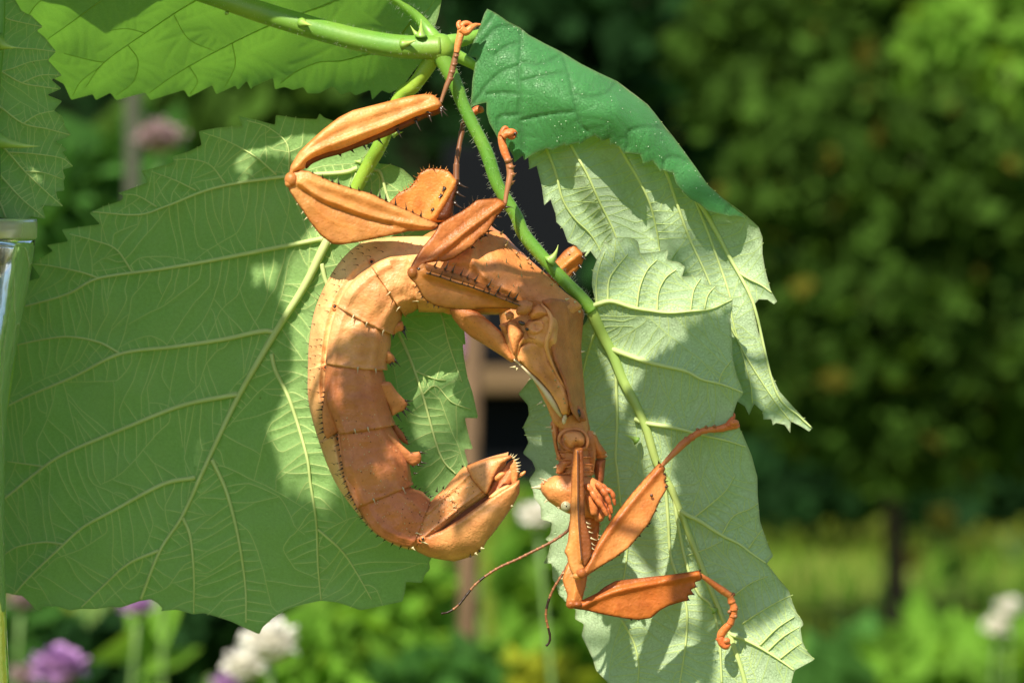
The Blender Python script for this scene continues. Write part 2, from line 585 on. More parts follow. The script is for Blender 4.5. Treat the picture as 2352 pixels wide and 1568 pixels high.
def petiole(path, rad, n=90, tint=(1, 1, 1), parent=None):
    g = Geo()
    Q = spl(path, n)
    g.tube(Q, rad, 14, 0, tint)
    return g.build('petiole', M_CANE, parent or bramble)
pet_right = [(1006, 112, 4), (1020, 140, 2)] + depth(tB((790, 590), (830, 700), (900, 850), (1000, 1050), (1080, 1280), (1200, 1480)) + tE((1260, 50), (1400, 220), (1540, 370), (1650, 480), (1730, 575)), [0, 5, 15, 30]).tolist()
petiole(pet_right, [23, 18, 15, 15, 16, 15, 15, 16, 15, 15, 15.5], 130, (.82, .95, .8))
pet_left = [(1000, 118, 10), (985, 148, 22)] + depth(tB((500, 590), (400, 680)) + z1((700, 850), (640, 960), (570, 1090)) + [(790, 495), (757, 550)], [40, 110, 160]).tolist()
petiole(pet_left, [20, 17, 16.5, 17, 17, 16, 15, 14], 110, (1.35, 1.3, 1.0))
pet_fold = [(1012, 106, 4), (1040, 96, 8), (1070, 91, 16), (1100, 80, 34), (1140, 80, 60), (1170, 100, 80)]
petiole(pet_fold, [22, 17, 13, 12, 11, 9], 40, (1.2, 1.15, 1.1))
pet_spur = [(1020, 112, 4), (1050, 128, 14), (1082, 146, 26), (1112, 165, 40), (1150, 190, 70)]
petiole(pet_spur, [20, 15, 11, 12, 10], 40, (1.7, 1.55, 1.6))
pet_top = [(1004, 100, 6), (985, 72, 22), (960, 42, 24), (925, 14, 10), (893, -8, -10)]
petiole(pet_top, [20, 15, 12, 10, 8], 40, (1.15, 1.15, 1.0))

g = Geo()
hairs(g, cane_path, cane_r, 1.1, 7, 1)
hairs(g, pet_right, [17, 15, 15, 15], 1.1, 9, 2)
hairs(g, pet_left, [17, 16, 15], 1.3, 9, 3)
hairs(g, pet_top, [17, 14, 10], 1.1, 9, 4)
hairs(g, pet_fold, [17, 14, 10], 1.2, 8, 5)
g.build('hairs', M_HAIR, bramble, kind='stuff')

def prickle(base, tip, r, bend=.25, parent=None):
    g = Geo()
    b, t = np.array(base, float), np.array(tip, float)
    f = np.linspace(0, 1, 9)[:, None]
    d = t - b; side = np.array((-d[1], d[0], 0))
    Pq = b + d * f + side * bend * (f - f * f)
    g.tube(Pq, [r * 1.5, r * 1.0, r * .74, r * .56, r * .42, r * .3, r * .2, r * .1, r * .02], 10, 0, np.linspace(0, 1, 9)[:, None] ** .8 * np.array((.75, .5, .75)) + np.array((.36, .58, .30)))
    return g.build('prickle', M_PRICKLE, parent or bramble)
prickle((967, 84, -18), (967, 44, -26), 10, .05)
prickle((957, 80, 6), (942, 58, 4), 6, -.1)
prickle((926, 102, -22), (957, 92, -52), 9, .15)
prickle((694, 53, -22), (716, 58, -60), 9, .1)
prickle((1262, 600, 0), (1282, 562, -10), 11, .35)
prickle((905, 306, 130), (926, 303, 120), 8, .2)
prickle((828, 372, 150), (812, 369, 144), 6, -.2)
prickle((1463, 1012, 70), (1430, 997, 55), 7, .25)
prickle((1642, 1402, 92), (1624, 1391, 82), 6, .25)
prickle((521, 30, 4), (527, 34, -4), 4, 0)

# -- big left leaflet, underside towards us
oL = (z1((890, 1060), (830, 1005), (760, 980), (690, 975)) + [(860, 360), (838, 330), (812, 300), (790, 285)] +
      tA((2290, 830), (2235, 812), (2200, 780), (2185, 822), (2050, 815), (1900, 792), (1895, 862), (1760, 825), (1640, 800), (1672, 868), (1500, 880), (1368, 905), (1390, 1000), (1300, 1045), (1185, 1078), (1200, 1118), (1130, 1140), (972, 1178), (1020, 1258), (810, 1332), (850, 1348), (840, 1380), (720, 1420), (615, 1466), (690, 1545)) +
      tC((425, 14), (470, 95), (322, 120), (365, 160), (215, 252), (280, 345), (190, 370), (100, 420), (30, 490), (-80, 560)) +
      [(-60, 780), (-110, 900), (-90, 1060), (-60, 1200), (-40, 1330)] +
      tF((35, 945), (100, 960), (150, 965), (190, 1000), (245, 1060), (288, 1074), (290, 1040), (400, 1040), (480, 1067), (560, 1055), (660, 1058), (770, 1040), (830, 1048), (870, 1035), (960, 1003), (1040, 990), (1090, 1020), (1122, 1058), (1100, 1072), (1220, 1062), (1330, 1094), (1400, 1085), (1500, 1112), (1600, 1146), (1700, 1195), (1787, 1232), (1810, 1182), (1880, 1122), (1980, 1058), (2090, 1025), (2210, 1000), (2320, 1010)) +
      tG((60, 1040), (130, 1066), (210, 1050), (422, 1006), (440, 930), (445, 870), (556, 878), (575, 820), (612, 782), (606, 733), (660, 640), (730, 500), (800, 300), (872, 60), (860, 5)) +
      tE((845, 1525), (907, 1524), (880, 1440), (850, 1310), (943, 1312), (925, 1230), (905, 1140), (870, 1030), (845, 900), (836, 800), (857, 808), (845, 690), (800, 600)) +
      [(1046, 650), (1010, 560), (970, 470)])
vL = [
    ([(828, 402), (790, 490)] + tC((2240, 120), (2100, 400), (1900, 720), (1650, 1150), (1480, 1500)) + tF((1380, 150), (1250, 430), (1100, 660), (970, 990)), 13, 3.5, 0),
    (z1((560, 1000),) + tA((2352, 1190), (1990, 1215), (1500, 1290), (1150, 1420), (950, 1480), (640, 1460)), 5.5, 1.6, 1),
    (tC((2235, 70), (2180, 85), (1850, 150), (1440, 230), (1080, 290), (680, 350), (460, 460), (160, 545), (0, 580)), 6, 2.2, 1),
    (tC((1890, 722), (1800, 715), (1540, 770), (1210, 820), (830, 870), (500, 1030), (180, 1165), (-60, 1290)), 6, 2.4, 1),
    (tC((1640, 1150), (1540, 1165), (1240, 1230), (860, 1380), (440, 1560)) + tF((250, 120), (40, 290), (-150, 430)), 6, 2.6, 1),
    (tF((1345, 153), (1120, 200), (800, 370), (580, 490), (430, 620), (200, 840), (100, 955)), 5.5, 2, 1),
    (tF((1092, 655), (880, 750), (700, 910), (560, 1045)), 4, 1.6, 1),
    (tF((1460, 30), (1560, 250), (1640, 560), (1690, 900), (1695, 1150)), 5, 1.8, 1),
    (tF((1260, 430), (1310, 560), (1335, 800), (1335, 1085)), 4, 1.6, 1),
    (tC((1870, 870), (1900, 990), (2000, 1200), (2110, 1560)) + tF((2140, 200), (2180, 480), (2190, 750), (2212, 995)), 5, 1.8, 1),
    (tC((2215, 250), (2260, 400)) + [(800, 720)] + tE((340, 640), (405, 750), (480, 920), (560, 1150), (680, 1560)) + tG((790, 130),), 5.5, 1.8, 1),
    ([(840, 400)] + z1((690, 1020), (740, 1175)) + [(925, 540)] + tE((600, 330), (700, 640), (740, 800), (830, 1060)), 4, 1.4, 1),
    (tC((830, 870), (680, 790), (480, 752), (300, 770), (110, 810), (-40, 850)), 3.2, 1.6, 2),
    (tC((680, 350), (560, 308), (350, 265), (235, 252)), 2.6, 1, 2),
    (tC((910, 305), (800, 150), (650, 90), (480, 45)), 2.4, 1, 2),
    (tF((2190, 510), (2352, 655)) + tG((100, 800), (208, 990)), 3, 1.2, 2),
    (tF((435, 612), (300, 598), (120, 630), (20, 690)), 2.8, 1.4, 2),
    (tF((300, 77), (50, 42)), 2.4, 1.3, 2),
    (tA((1080, 1425), (950, 1350), (850, 1338)), 2, .9, 2),
    (tA((1350, 1312), (1200, 1240), (1050, 1185)), 2, .9, 2),
    (tA((1550, 1262), (1450, 1140), (1330, 1100), (1200, 1100)), 2, .9, 2),
    (tA((1905, 1205), (1760, 1080), (1570, 975), (1400, 915)), 2.2, .9, 2),
    (tA((1990, 1210), (1980, 1000), (1850, 880), (1700, 830)), 1.8, .9, 2),
    (tE((505, 985), (640, 1040), (720, 1050)), 2, 1, 2), (tE((560, 1150), (650, 1090), (760, 1200), (890, 1250)), 2, .9, 2),
]
LEAF_L = leaf(bramble, oL, [(840, 380, 140), (743, 573, 160), (300, 600, 235), (0, 900, 262), (320, 1370, 270), (700, 1400, 240), (1000, 1100, 85), (950, 450, 115), (1060, 800, 72), (960, 900, 66), (1000, 1000, 70), (800, 1100, 130), (600, 900, 205), (500, 300, 200), (430, 1000, 235), (200, 1300, 250)], vL, M_LEAF_GREEN,
     label='largest dull green leaf behind the insect, seen from below with bitten lower edge', rung_gap=22, pleat=7, wavy=11, dimple=2.8)

# -- upper left leaflet, backlit, tilted with its underside down towards us
oT = (tA((2352, 655), (2300, 600), (2280, 600), (2200, 645), (2120, 645), (2090, 600), (2020, 622), (1960, 600), (1895, 618), (1882, 538), (1740, 600), (1730, 618), (1700, 558), (1640, 622), (1622, 590), (1490, 652), (1462, 588), (1300, 672), (1270, 620), (1040, 692), (1000, 638), (800, 692), (762, 640), (660, 692), (640, 650), (490, 690), (440, 580), (330, 520), (240, 380), (180, 200), (60, -40)) +
      [(-20, -80), (10, -170), (120, -215), (330, -240), (560, -230), (780, -190), (920, -130), (1000, -60)] + tB((692, 0), (670, 110), (645, 185), (610, 205), (560, 225), (580, 330), (560, 420), (500, 490), (440, 575), (400, 610), (330, 645), (280, 622), (212, 690), (200, 620), (95, 660), (60, 630)))
vT = [
    ([(985, 68), (960, 40), (893, -8), (760, -95), (560, -160), (330, -190), (120, -180)], 8, 2, 0),
    (tB((480, 150), (330, 330), (150, 380)) + tA((2352, 420), (2200, 430), (2050, 490), (1935, 570)), 3.6, 1.2, 1),
    ([(870, -26), (800, -10)] + tA((2200, 50), (1850, 180), (1480, 360), (1200, 520), (1030, 640)), 4.2, 1.2, 1),
    ([(690, -125), (560, -50)] + tA((1340, 10), (1000, 230), (720, 430), (590, 600)), 4.2, 1.2, 1),
    ([(520, -170), (330, -70)] + tA((690, 10), (500, 150), (330, 270)), 4, 1.2, 1),
    ([(380, -186), (200, -60)] + tA((290, 0), (200, 100)), 4, 1.2, 1),
    ([(893, -8), (950, -20), (1000, -30)], 3, 1.2, 1), ([(760, -95), (850, -125), (900, -130)], 3, 1.2, 1),
    ([(960, 40), (985, 20), (1004, -10)], 2.4, 1, 1),
    (tA((720, 430), (640, 420), (560, 400), (440, 370)), 2, .9, 2), (tA((1000, 230), (880, 200), (760, 210)), 1.8, .9, 2),
    (tA((880, 310), (950, 420), (920, 560), (800, 660)), 1.8, .9, 2), (tA((1300, 455), (1360, 560), (1310, 650)), 1.8, .9, 2), (tA((1600, 300), (1620, 450), (1550, 600)), 1.8, .9, 2),
    (tA((690, 460), (560, 560), (500, 660)), 1.8, .9, 2), (tA((1200, 110), (1300, 270), (1480, 355)), 1.6, .9, 2),
]
vT = [(p, a * .6, b * .7, lv) for p, a, b, lv in vT]
leaf(bramble, oT, [(985, 68, 46), (893, -8, 45), (1000, 150, 130), (1004, 0, 40), (700, 210, 330), (150, 210, 360), (400, -220, -210), (0, -150, -120), (850, -130, -90), (500, 0, 70), (60, 0, 80), (700, 40, 120), (900, 100, 150)], vT, M_LEAF_BRIGHT,
     label='bright translucent leaf above, lit from behind with a straight saw toothed lower edge', rung_gap=22, pleat=3, vm=M_VEIN_LIT, ribs=False, wavy=9)

# -- right leaflet, pale underside, hanging from the end of the stalk
oR = (tM((575, 1295), (550, 1180), (556, 1080), (590, 990), (622, 925), (640, 868), (665, 902), (692, 858), (710, 838), (736, 882), (780, 848), (830, 855), (870, 882), (882, 962), (965, 955), (1078, 936), (1066, 1006), (1145, 1020), (1193, 1052), (1170, 1124), (1250, 1112), (1338, 1104), (1335, 1180), (1402, 1176), (1420, 1225), (1524, 1275), (1512, 1360), (1500, 1450)) +
      z6((1370, 800), (1380, 950), (1382, 1020), (1402, 1120), (1448, 1240), (1410, 1292), (1382, 1375), (1440, 1480)) +
      tK((1005, 0), (1045, 150), (1047, 270), (1062, 450), (1078, 500), (1120, 620), (1155, 692), (1108, 745), (1130, 770), (1200, 860), (1262, 930), (1290, 1020), (1320, 1090), (1352, 1130), (1364, 1168), (1340, 1185), (1355, 1280), (1385, 1345), (1440, 1405), (1300, 1480), (1275, 1580)) +
      [(1800, 1650), (1720, 1740), (1600, 1760), (1480, 1700), (1410, 1620)] +
      tG((1840, 1568), (1755, 1480), (1732, 1400), (1690, 1310), (1655, 1240), (1672, 1160), (1608, 1125), (1615, 1060), (1550, 1010), (1498, 958), (1480, 890), (1455, 850), (1450, 742), (1390, 745), (1425, 680), (1442, 600), (1402, 577), (1440, 540), (1452, 460), (1376, 442), (1372, 350), (1328, 290), (1320, 240), (1292, 170), (1340, 100), (1316, 40)) +
      tE((1250, 1553), (1290, 1480), (1252, 1372), (1292, 1290), (1285, 1220), (1218, 1145), (1280, 1070), (1320, 1000), (1420, 900), (1560, 780), (1680, 660)))
vR = [
    ([(1357, 709)] + tE((1790, 720), (1870, 870), (1940, 1050), (2030, 1220), (2100, 1380)) + tK((350, 50), (450, 230), (520, 400), (620, 660), (740, 960), (830, 1180), (880, 1300), (960, 1560), (990, 1750)), 15, 5, 0),
    (tM((545, 1330), (600, 1308), (690, 1292), (830, 1335), (950, 1355), (1080, 1370), (1230, 1360), (1370, 1345), (1515, 1282)), 6, 1.6, 1),
    (z6((620, 950), (690, 990), (890, 1060), (1100, 1110), (1200, 1160), (1320, 1190), (1442, 1237)), 7, 2, 1),
    (z6((800, 1395), (870, 1420), (1050, 1450), (1200, 1490), (1330, 1520), (1462, 1560)), 6, 1.8, 1),
    (tK((505, 375), (560, 410), (660, 460), (800, 550), (920, 610), (1000, 670), (1105, 742)), 6, 2.2, 1),
    (tK((835, 1215), (880, 1240), (940, 1260), (1040, 1310), (1140, 1370), (1230, 1430), (1295, 1478)), 4.5, 1.8, 1),
    (tE((1850, 830), (1890, 960), (1895, 1100), (1900, 1350), (1890, 1568)) + tG((1900, 100), (1925, 330), (1970, 620), (1940, 900)), 4.5, 1.6, 1),
    (tK((370, 80), (410, 220), (430, 450), (450, 700), (520, 900), (560, 1080), (550, 1300), (510, 1568)), 4.5, 2, 1),
    (tK((470, 280), (500, 480), (560, 760), (640, 950), (730, 1040), (780, 1250), (800, 1568)), 4.5, 2.5, 1),
    (tK((845, 1230), (900, 1380), (940, 1500), (960, 1600)), 4, 3, 1),
    (tG((1930, 1130), (1960, 1180), (2020, 1300), (2050, 1450), (2040, 1600)), 3, 1.4, 1),
    (tE((1760, 690), (1700, 860), (1640, 1100), (1560, 1350), (1480, 1540)), 3.5, 1.5, 1),
    (tM((660, 1295), (668, 1150), (720, 1060), (800, 965)), 3, 1.2, 2), (tM((860, 1338), (880, 1200), (930, 1080), (1000, 1005)), 2.6, 1, 2),
    (tM((1000, 1358), (1010, 1230), (1060, 1130), (1130, 1075)), 2.4, 1, 2), (tM((1230, 1360), (1252, 1220), (1300, 1135)), 2.2, 1, 2), (tM((1325, 1350), (1350, 1250), (1400, 1190)), 2, 1, 2),
    (tM((585, 1310), (580, 1180), (600, 1060), (640, 950)), 2.4, 1, 2), (tM((700, 1020), (710, 940), (712, 870)), 1.8, .8, 2),
    (tK((600, 435), (720, 340), (830, 240), (890, 140)), 2.2, 1, 2), (tK((800, 545), (880, 420), (990, 370), (1050, 330)), 2.2, 1, 2), (tK((985, 640), (1040, 560), (1080, 510)), 2, 1, 2),
    (tK((560, 690), (700, 640), (800, 590)), 1.8, 1, 2), (tK((1060, 1310), (1180, 1190), (1300, 1110)), 2.2, 1, 2), (tK((1110, 1350), (1220, 1250), (1335, 1180)), 2.2, 1, 2), (tK((1200, 1400), (1290, 1330), (1350, 1290)), 2, 1, 2),
    (tK((940, 1160), (1060, 1080), (1200, 1000), (1290, 960)), 2, 1, 2), (tK((890, 960), (1000, 880), (1120, 830)), 2, 1, 2),
    (z6((1300, 1185), (1320, 1120), (1380, 1040)), 2, 1, 2),
]
leaf(bramble, oR, [(1357, 709, 30), (1684, 686, -15), (1450, 560, 22), (1250, 900, 160), (1250, 1250, 180), (1440, 930, 75), (1560, 1170, 88), (1720, 1100, 40), (1790, 1300, 45), (1850, 1510, 40), (1400, 1500, 165), (1690, 1480, 90), (1560, 880, 18), (1330, 800, 110), (1480, 1300, 130), (1560, 1500, 125)], vR, M_LEAF_GREY,
     label='pale grey green leaf on the right, underside towards us with the front legs before it', rung_gap=14, pleat=8, rib=M_VEIN_GREEN)

# -- folded leaflet: glossy flap hanging over the front, felted half behind it
ridge = tB((1005, 62), (1060, 88), (1150, 150), (1230, 190), (1290, 240), (1400, 300), (1520, 360), (1650, 440), (1770, 500), (1900, 560), (2020, 650), (2110, 720), (2160, 780), (2220, 860)) + tM((1090, 130), (1180, 250), (1260, 360), (1350, 490), (1450, 580), (1520, 630), (1600, 690), (1655, 738))
flap_low = (tM((1600, 716), (1540, 703), (1500, 706), (1430, 690), (1350, 670), (1290, 620), (1230, 590), (1170, 530), (1130, 480), (1106, 402), (1090, 405), (1030, 385), (1028, 402), (970, 325), (902, 345), (898, 325), (880, 280), (780, 268), (772, 280), (740, 230), (690, 205), (676, 218), (670, 172), (622, 186), (570, 150), (510, 180), (462, 218), (458, 200), (370, 222), (366, 208), (280, 250), (240, 240), (160, 270), (84, 320), (74, 288), (18, 335), (0, 300)) +
        tB((1192, 1120), (1185, 1078), (1150, 1020), (1090, 980), (1060, 920), (1020, 850), (1000, 780), (1000, 708), (960, 716), (888, 740), (898, 640), (902, 560), (912, 500), (930, 400), (866, 388), (900, 310), (940, 220), (985, 95)))
rv = resample(np.array(ridge), 4, False)
low = resample(np.array(flap_low), 4, False)
shape_flap = np.vstack([rv, low])
vF = [
    (tB((1240, 205), (1235, 350), (1225, 500), (1230, 650), (1220, 800), (1240, 930), (1250, 1050)), 3, 1, 0),
    (tB((1515, 360), (1560, 490), (1590, 620), (1620, 760), (1650, 860), (1700, 912)), 3, 1, 1),
    (tM((1100, 135), (1030, 98), (900, 95), (805, 128), (795, 230), (778, 262)), 2.6, 1, 1),
    (tB((1222, 450), (1100, 500), (1010, 580), (950, 660), (895, 730)), 2.4, 1, 1),
    (tB((1190, 182), (1080, 190), (1000, 260), (880, 380)), 2.2, 1, 1), (tB((1055, 90), (1000, 170), (960, 220)), 1.8, 1, 2),
    (tM((1230, 330), (1130, 300), (1060, 310), (1040, 385)), 2, 1, 1), (tM((1540, 640), (1490, 640), (1475, 690)), 2, 1, 1),
    (tB((1228, 790), (1110, 800), (1075, 840), (1090, 930)), 2, 1, 2), (tB((1225, 650), (1120, 640), (1000, 650)), 1.8, 1, 2), (tB((1240, 300), (1140, 320), (1060, 380)), 1.6, 1, 2),
    (tB((1240, 430), (1380, 440), (1500, 390)), 1.6, 1, 2), (tB((1240, 560), (1400, 520), (1550, 500)), 1.6, 1, 2), (tB((1235, 830), (1420, 790), (1610, 770)), 1.6, 1, 2), (tB((1590, 640), (1700, 670), (1830, 640), (1890, 570)), 1.6, 1, 2),
]
cF = [(1119, 21, 30), (1180, 60, 30), (1290, 120, 28), (1440, 208, 30), (1530, 290, 30), (1700, 445, 35), (1727, 500, 38), (1100, 130, 5), (1150, 250, -14), (1180, 360, -6), (1300, 310, -34), (1420, 330, -24), (1330, 200, -44), (1240, 180, -36), (1500, 370, -12), (1590, 430, 2), (1500, 300, -15), (1640, 470, 10), (1420, 240, -40)]
TF = TPS(cF)
back = (tM((1700, 780), (1726, 850), (1726, 960), (1742, 1060), (1762, 1140), (1785, 1220), (1828, 1292), (1805, 1312), (1760, 1280), (1700, 1278), (1672, 1310), (1660, 1330), (1680, 1420), (1700, 1520)) +
        z6((1540, 850), (1570, 1000), (1600, 1100), (1660, 1230), (1740, 1320), (1858, 1447), (1838, 1470), (1790, 1440), (1728, 1408), (1725, 1478), (1692, 1430), (1640, 1418), (1622, 1432), (1612, 1395), (1565, 1398), (1560, 1350), (1510, 1305), (1480, 1372), (1455, 1320), (1410, 1290), (1330, 1180), (1150, 1000), (950, 850), (780, 650)) +
        tM((660, 1080), (580, 1000), (540, 945), (490, 1005), (445, 910), (385, 885), (350, 790), (305, 745), (300, 690), (265, 590), (222, 630), (205, 500), (170, 360), (120, 382), (112, 300)) + [(1205, 330), (1180, 260), (1165, 150), (1140, 70)])
shape_back = np.vstack([rv, resample(np.array(back), 4, False)])
rz = TF(np.array(ridge))
cB = [(p[0], p[1], z) for p, z in zip(ridge[::3], rz[::3])] + [(1743, 522, 42), (1230, 340, 30), (1290, 560, 62), (1370, 480, 52), (1480, 480, 66), (1560, 620, 82), (1700, 690, 60), (1760, 680, 34), (1640, 800, 92), (1740, 900, 85), (1850, 975, 75), (1180, 150, 38), (1400, 330, 12), (1700, 560, 62), (1580, 430, 40)]
class Pleated(TPS):
    """the felted half is folded in long pleats along its side veins"""
    def __call__(s, P):
        P = np.asarray(P, float)
        c = P[:, 0] * .89 - P[:, 1] * .45
        f = np.interp(c, [900, 963, 975, 1010, 1022, 1080, 1092, 1125, 1136, 1215, 1228, 1290, 1400], [0, 8, 8, -26, -26, 24, 24, -14, -14, 22, 22, -6, 0])
        low = np.clip((P[:, 1] - 300) / 80, 0, 1) * np.clip((1000 - P[:, 1]) / 250, 0, 1)
        return super().__call__(P) + f * low
vB = [
    (tM((1180, 420), (1310, 640), (1400, 800), (1500, 990), (1580, 1130), (1640, 1250), (1690, 1400)) + z6((1640, 1230), (1780, 1380), (1850, 1445)), 7, 2, 0),
    (tM((200, 150), (240, 250), (300, 400), (350, 590), (430, 720), (540, 830), (620, 960)), 4, 1.4, 1),
    (tM((330, 60), (420, 240), (520, 420), (600, 600), (660, 720), (710, 830), (760, 1000)), 4, 1.6, 1),
    (tM((660, 60), (770, 280), (870, 450), (950, 620), (1000, 820), (1020, 960)), 4.5, 1.8, 1),
    (tM((960, 220), (1060, 400), (1130, 600), (1220, 850), (1330, 1090), (1440, 1350)), 4.5, 1.8, 1),
    (tM((1250, 560), (1380, 900), (1500, 1250)) + z6((1380, 800), (1480, 1150), (1500, 1300)), 3.5, 1.4, 1),
    (tM((1565, 1095), (1640, 1140), (1720, 1180), (1790, 1232)), 3.5, 1.4, 2),
    (z6((1300, 700), (1450, 1000), (1620, 1270), (1720, 1400)), 3, 1.2, 1),
]
FOLDED = leaf(bramble, None, Pleated(cB), vB, M_LEAF_GREY, label='folded leaf at the upper right, felted underside hanging in the shade of its own flap', shape=shape_back, pleat=12, rung_gap=20)
leaf(FOLDED, None, TF, vF, M_LEAF_GREY, under=False, label='flap of the folded leaf, its glossy blue green top side hanging over', name='folded_flap', shape=shape_flap, pleat=4, rung_gap=17, step=4.5)

# (x, y, t of the place shaded, length, width, turn, seed)
SHADE = [
    (190, 560, 230, 380, 330, .2, 1), (450, 500, 210, 380, 330, -.4, 2), (110, 830, 250, 380, 350, -.3, 3), (390, 790, 220, 400, 340, .5, 4), (590, 820, 195, 250, 190, .1, 16), (620, 480, 180, 220, 180, .8, 17),
    (60, 1100, 260, 380, 330, 1.2, 18), (310, 1080, 250, 380, 330, .3, 19), (560, 1130, 220, 290, 240, -.2, 20), (120, 1340, 260, 360, 330, .5, 21), (400, 1350, 260, 380, 320, 0, 22), (640, 1350, 230, 340, 280, .9, 23), (830, 1370, 180, 270, 230, .4, 5),
    (1650, 1080, 60, 400, 250, .2, 6), (1440, 1120, 110, 240, 130, -.5, 7), (1720, 1290, 60, 320, 200, .9, 8), (1610, 1500, 90, 120, 60, .1, 9), (1540, 890, 40, 270, 100, 1.2, 10),
    (845, 960, -60, 250, 120, .1, 11), (900, 1170, -60, 230, 110, 1.0, 12), (1290, 860, -50, 360, 170, -.1, 13), (1080, 1150, -60, 150, 70, .4, 14),
]
# -- unseen leaves added above the frame, sized and placed to cast dappled shade
def ovate(n=26):
    y = np.linspace(0, 1, n); w = .46 * np.sin(math.pi * y ** .8) ** .75 * (1 - .12 * y)
    tooth = 1 + .09 * ((np.arange(n) % 2) * 2 - 1)
    return y, w * tooth
def shade_leaf(x, y, t, long, wide, spin, seed, tilt=.25, lift=0.0):
    """an added shading leaflet set towards the sun from drawing point (x, y, t), just far enough to be above the frame"""
    r = random.Random(seed)
    p = W((x, y, t)); s = np.array(SUN)
    rad = .55 * max(long, wide) * UNIT
    k = .05
    while True:
        q = p + s * k
        dd = FOCUS + q[1]
        if q[2] - EYE - rad > .1206 * dd + .004 or -q[0] - rad > .181 * dd + .004: break
        k += .004
    q = p + s * (k + (.05 if x < 900 and y > 450 and t > 100 else 0))
    e1 = np.cross(s, (0, 0, 1)); e1 /= np.linalg.norm(e1); e2 = np.cross(s, e1)
    e2 = e2 * math.cos(spin) + e1 * math.sin(spin); e1 = np.cross(e2, s)
    nn = s + e1 * r.uniform(-tilt, tilt) + e2 * r.uniform(-tilt, tilt); nn /= np.linalg.norm(nn)
    e1 = np.cross(e2, nn); e1 /= np.linalg.norm(e1); e2 = np.cross(nn, e1)
    v, w = ovate()
    V = []
    for a, b in zip(v, w):
        c = q + e2 * (a - .5) * long * UNIT - nn * .12 * (a - .5) ** 2 * long * UNIT
        for f in (-1, -.5, 0, .5, 1):
            V.append(c + e1 * f * b * wide * UNIT + nn * abs(f) * b * wide * UNIT * .16)
    n = len(v)
    i, j = np.meshgrid(np.arange(n - 1), np.arange(4), indexing='ij'); i, j = i.ravel(), j.ravel()
    g = Geo(False)
    g.add(np.array(V), np.c_[i * 5 + j, i * 5 + j + 1, (i + 1) * 5 + j + 1, (i + 1) * 5 + j], 0, (0, 0, 0))
    o = g.build('leaflet', M_LEAF_GREEN, bramble)  # unseen leaflet, added to cast a patch of shade
    g = Geo(False)
    mid = np.array(V)[2::5]
    g.tube(mid, [.0009, .0003], 6); g.build('midrib', M_VEIN, o)
    return np.array(V[2])
UP = [shade_leaf(*a) for a in SHADE]
HUBS = [np.array((-.20, -.26, EYE + .24)), np.array((.13, -.26, EYE + .26))]
def out_of_view(P):
    q = np.array([unW(p) for p in P])
    return bool(np.all((q[:, 1] < -12) | (q[:, 0] < -12)))
for e in UP:
    hub = HUBS[0] if e[0] < .0 else HUBS[1]
    for v in ((e + hub) / 2 + (0, 0, .02), e + (-.02, 0, .12), e + (-.10, -.02, .10), e + (-.16, 0, .02)):
        P = spl([tuple(e), tuple(v), tuple(hub)], 24)
        if out_of_view(P[1:]):
            g = Geo(False)
            g.tube(P, [.0009, .0014], 7)
            g.build('petiole', M_CANE, bramble)  # added stalk holding an unseen shade leaf
            break
g = Geo(False)
g.tube(spl([tuple(W((330, -62, 6))), tuple(W((60, -200, -60))), tuple(W((-300, -500, -500))), tuple(HUBS[0]), tuple(HUBS[0] + np.array((.04, -.03, .10))), tuple((HUBS[0] + HUBS[1]) / 2 + np.array((0, -.03, .16))), tuple(HUBS[1])], 40), [.0023, .0024, .0022, .0014], 12)
g.build('cane', M_CANE, bramble)  # added cane out of view, carrying the shade leaves

rs = random.Random(4); g = Geo()
for q in range(230):
    x, y = rs.uniform(1095, 1700), rs.uniform(40, 480)
    if inside(np.array([[x, y]]), shape_flap)[0]:
        z = float(TF(np.array([[x, y]]))[0]) - 7
        g.ball((x, y, z), rs.uniform(.6, 1.3), 0, (1.4, 1.4, 1.4), 5, 3)
g.build('specks', M_HAIR, FOLDED, kind='stuff')
# ------------------------------------------------------------------ thorny stem in the glass at the left edge
thorny = thing('thorny_stem', W((-6, 620, -120)), 'thorny upright bramble stem with a drooping toothed leaf, standing in the clear glass', 'stem')
g = Geo()
stem_path = [(2, -60, -130), (-2, 90, -130), (-14, 240, -126), (-12, 400, -122), (-20, 620, -118), (-30, 900, -112), (-40, 1300, -105), (-45, 1640, -100)]
g.tube(spl(stem_path, 90), [12, 13, 14, 16, 17, 18, 18, 18], 14, 0, (.75, .95, .8))
g.build('cane', M_CANE, thorny)
prickle((-6, 98, -140), (40, 110, -150), 17, .25, thorny)
prickle((-8, 322, -140), (92, 336, -156), 17, .18, thorny)
oS = tA((60, -70), (110, 10), (152, 80), (215, 108), (297, 186), (252, 212), (310, 260), (388, 357), (330, 415), (428, 522), (352, 550), (425, 612), (325, 655), (430, 697), (372, 762), (432, 805), (450, 880), (492, 932), (380, 975), (465, 1033), (428, 1045), (506, 1148), (430, 1170), (452, 1222), (436, 1242), (446, 1315), (384, 1320), (400, 1372), (438, 1424), (288, 1415), (315, 1508), (210, 1490), (206, 1522), (60, 1520), (-150, 1440), (-330, 1200), (-420, 800), (-380, 300), (-200, -80))
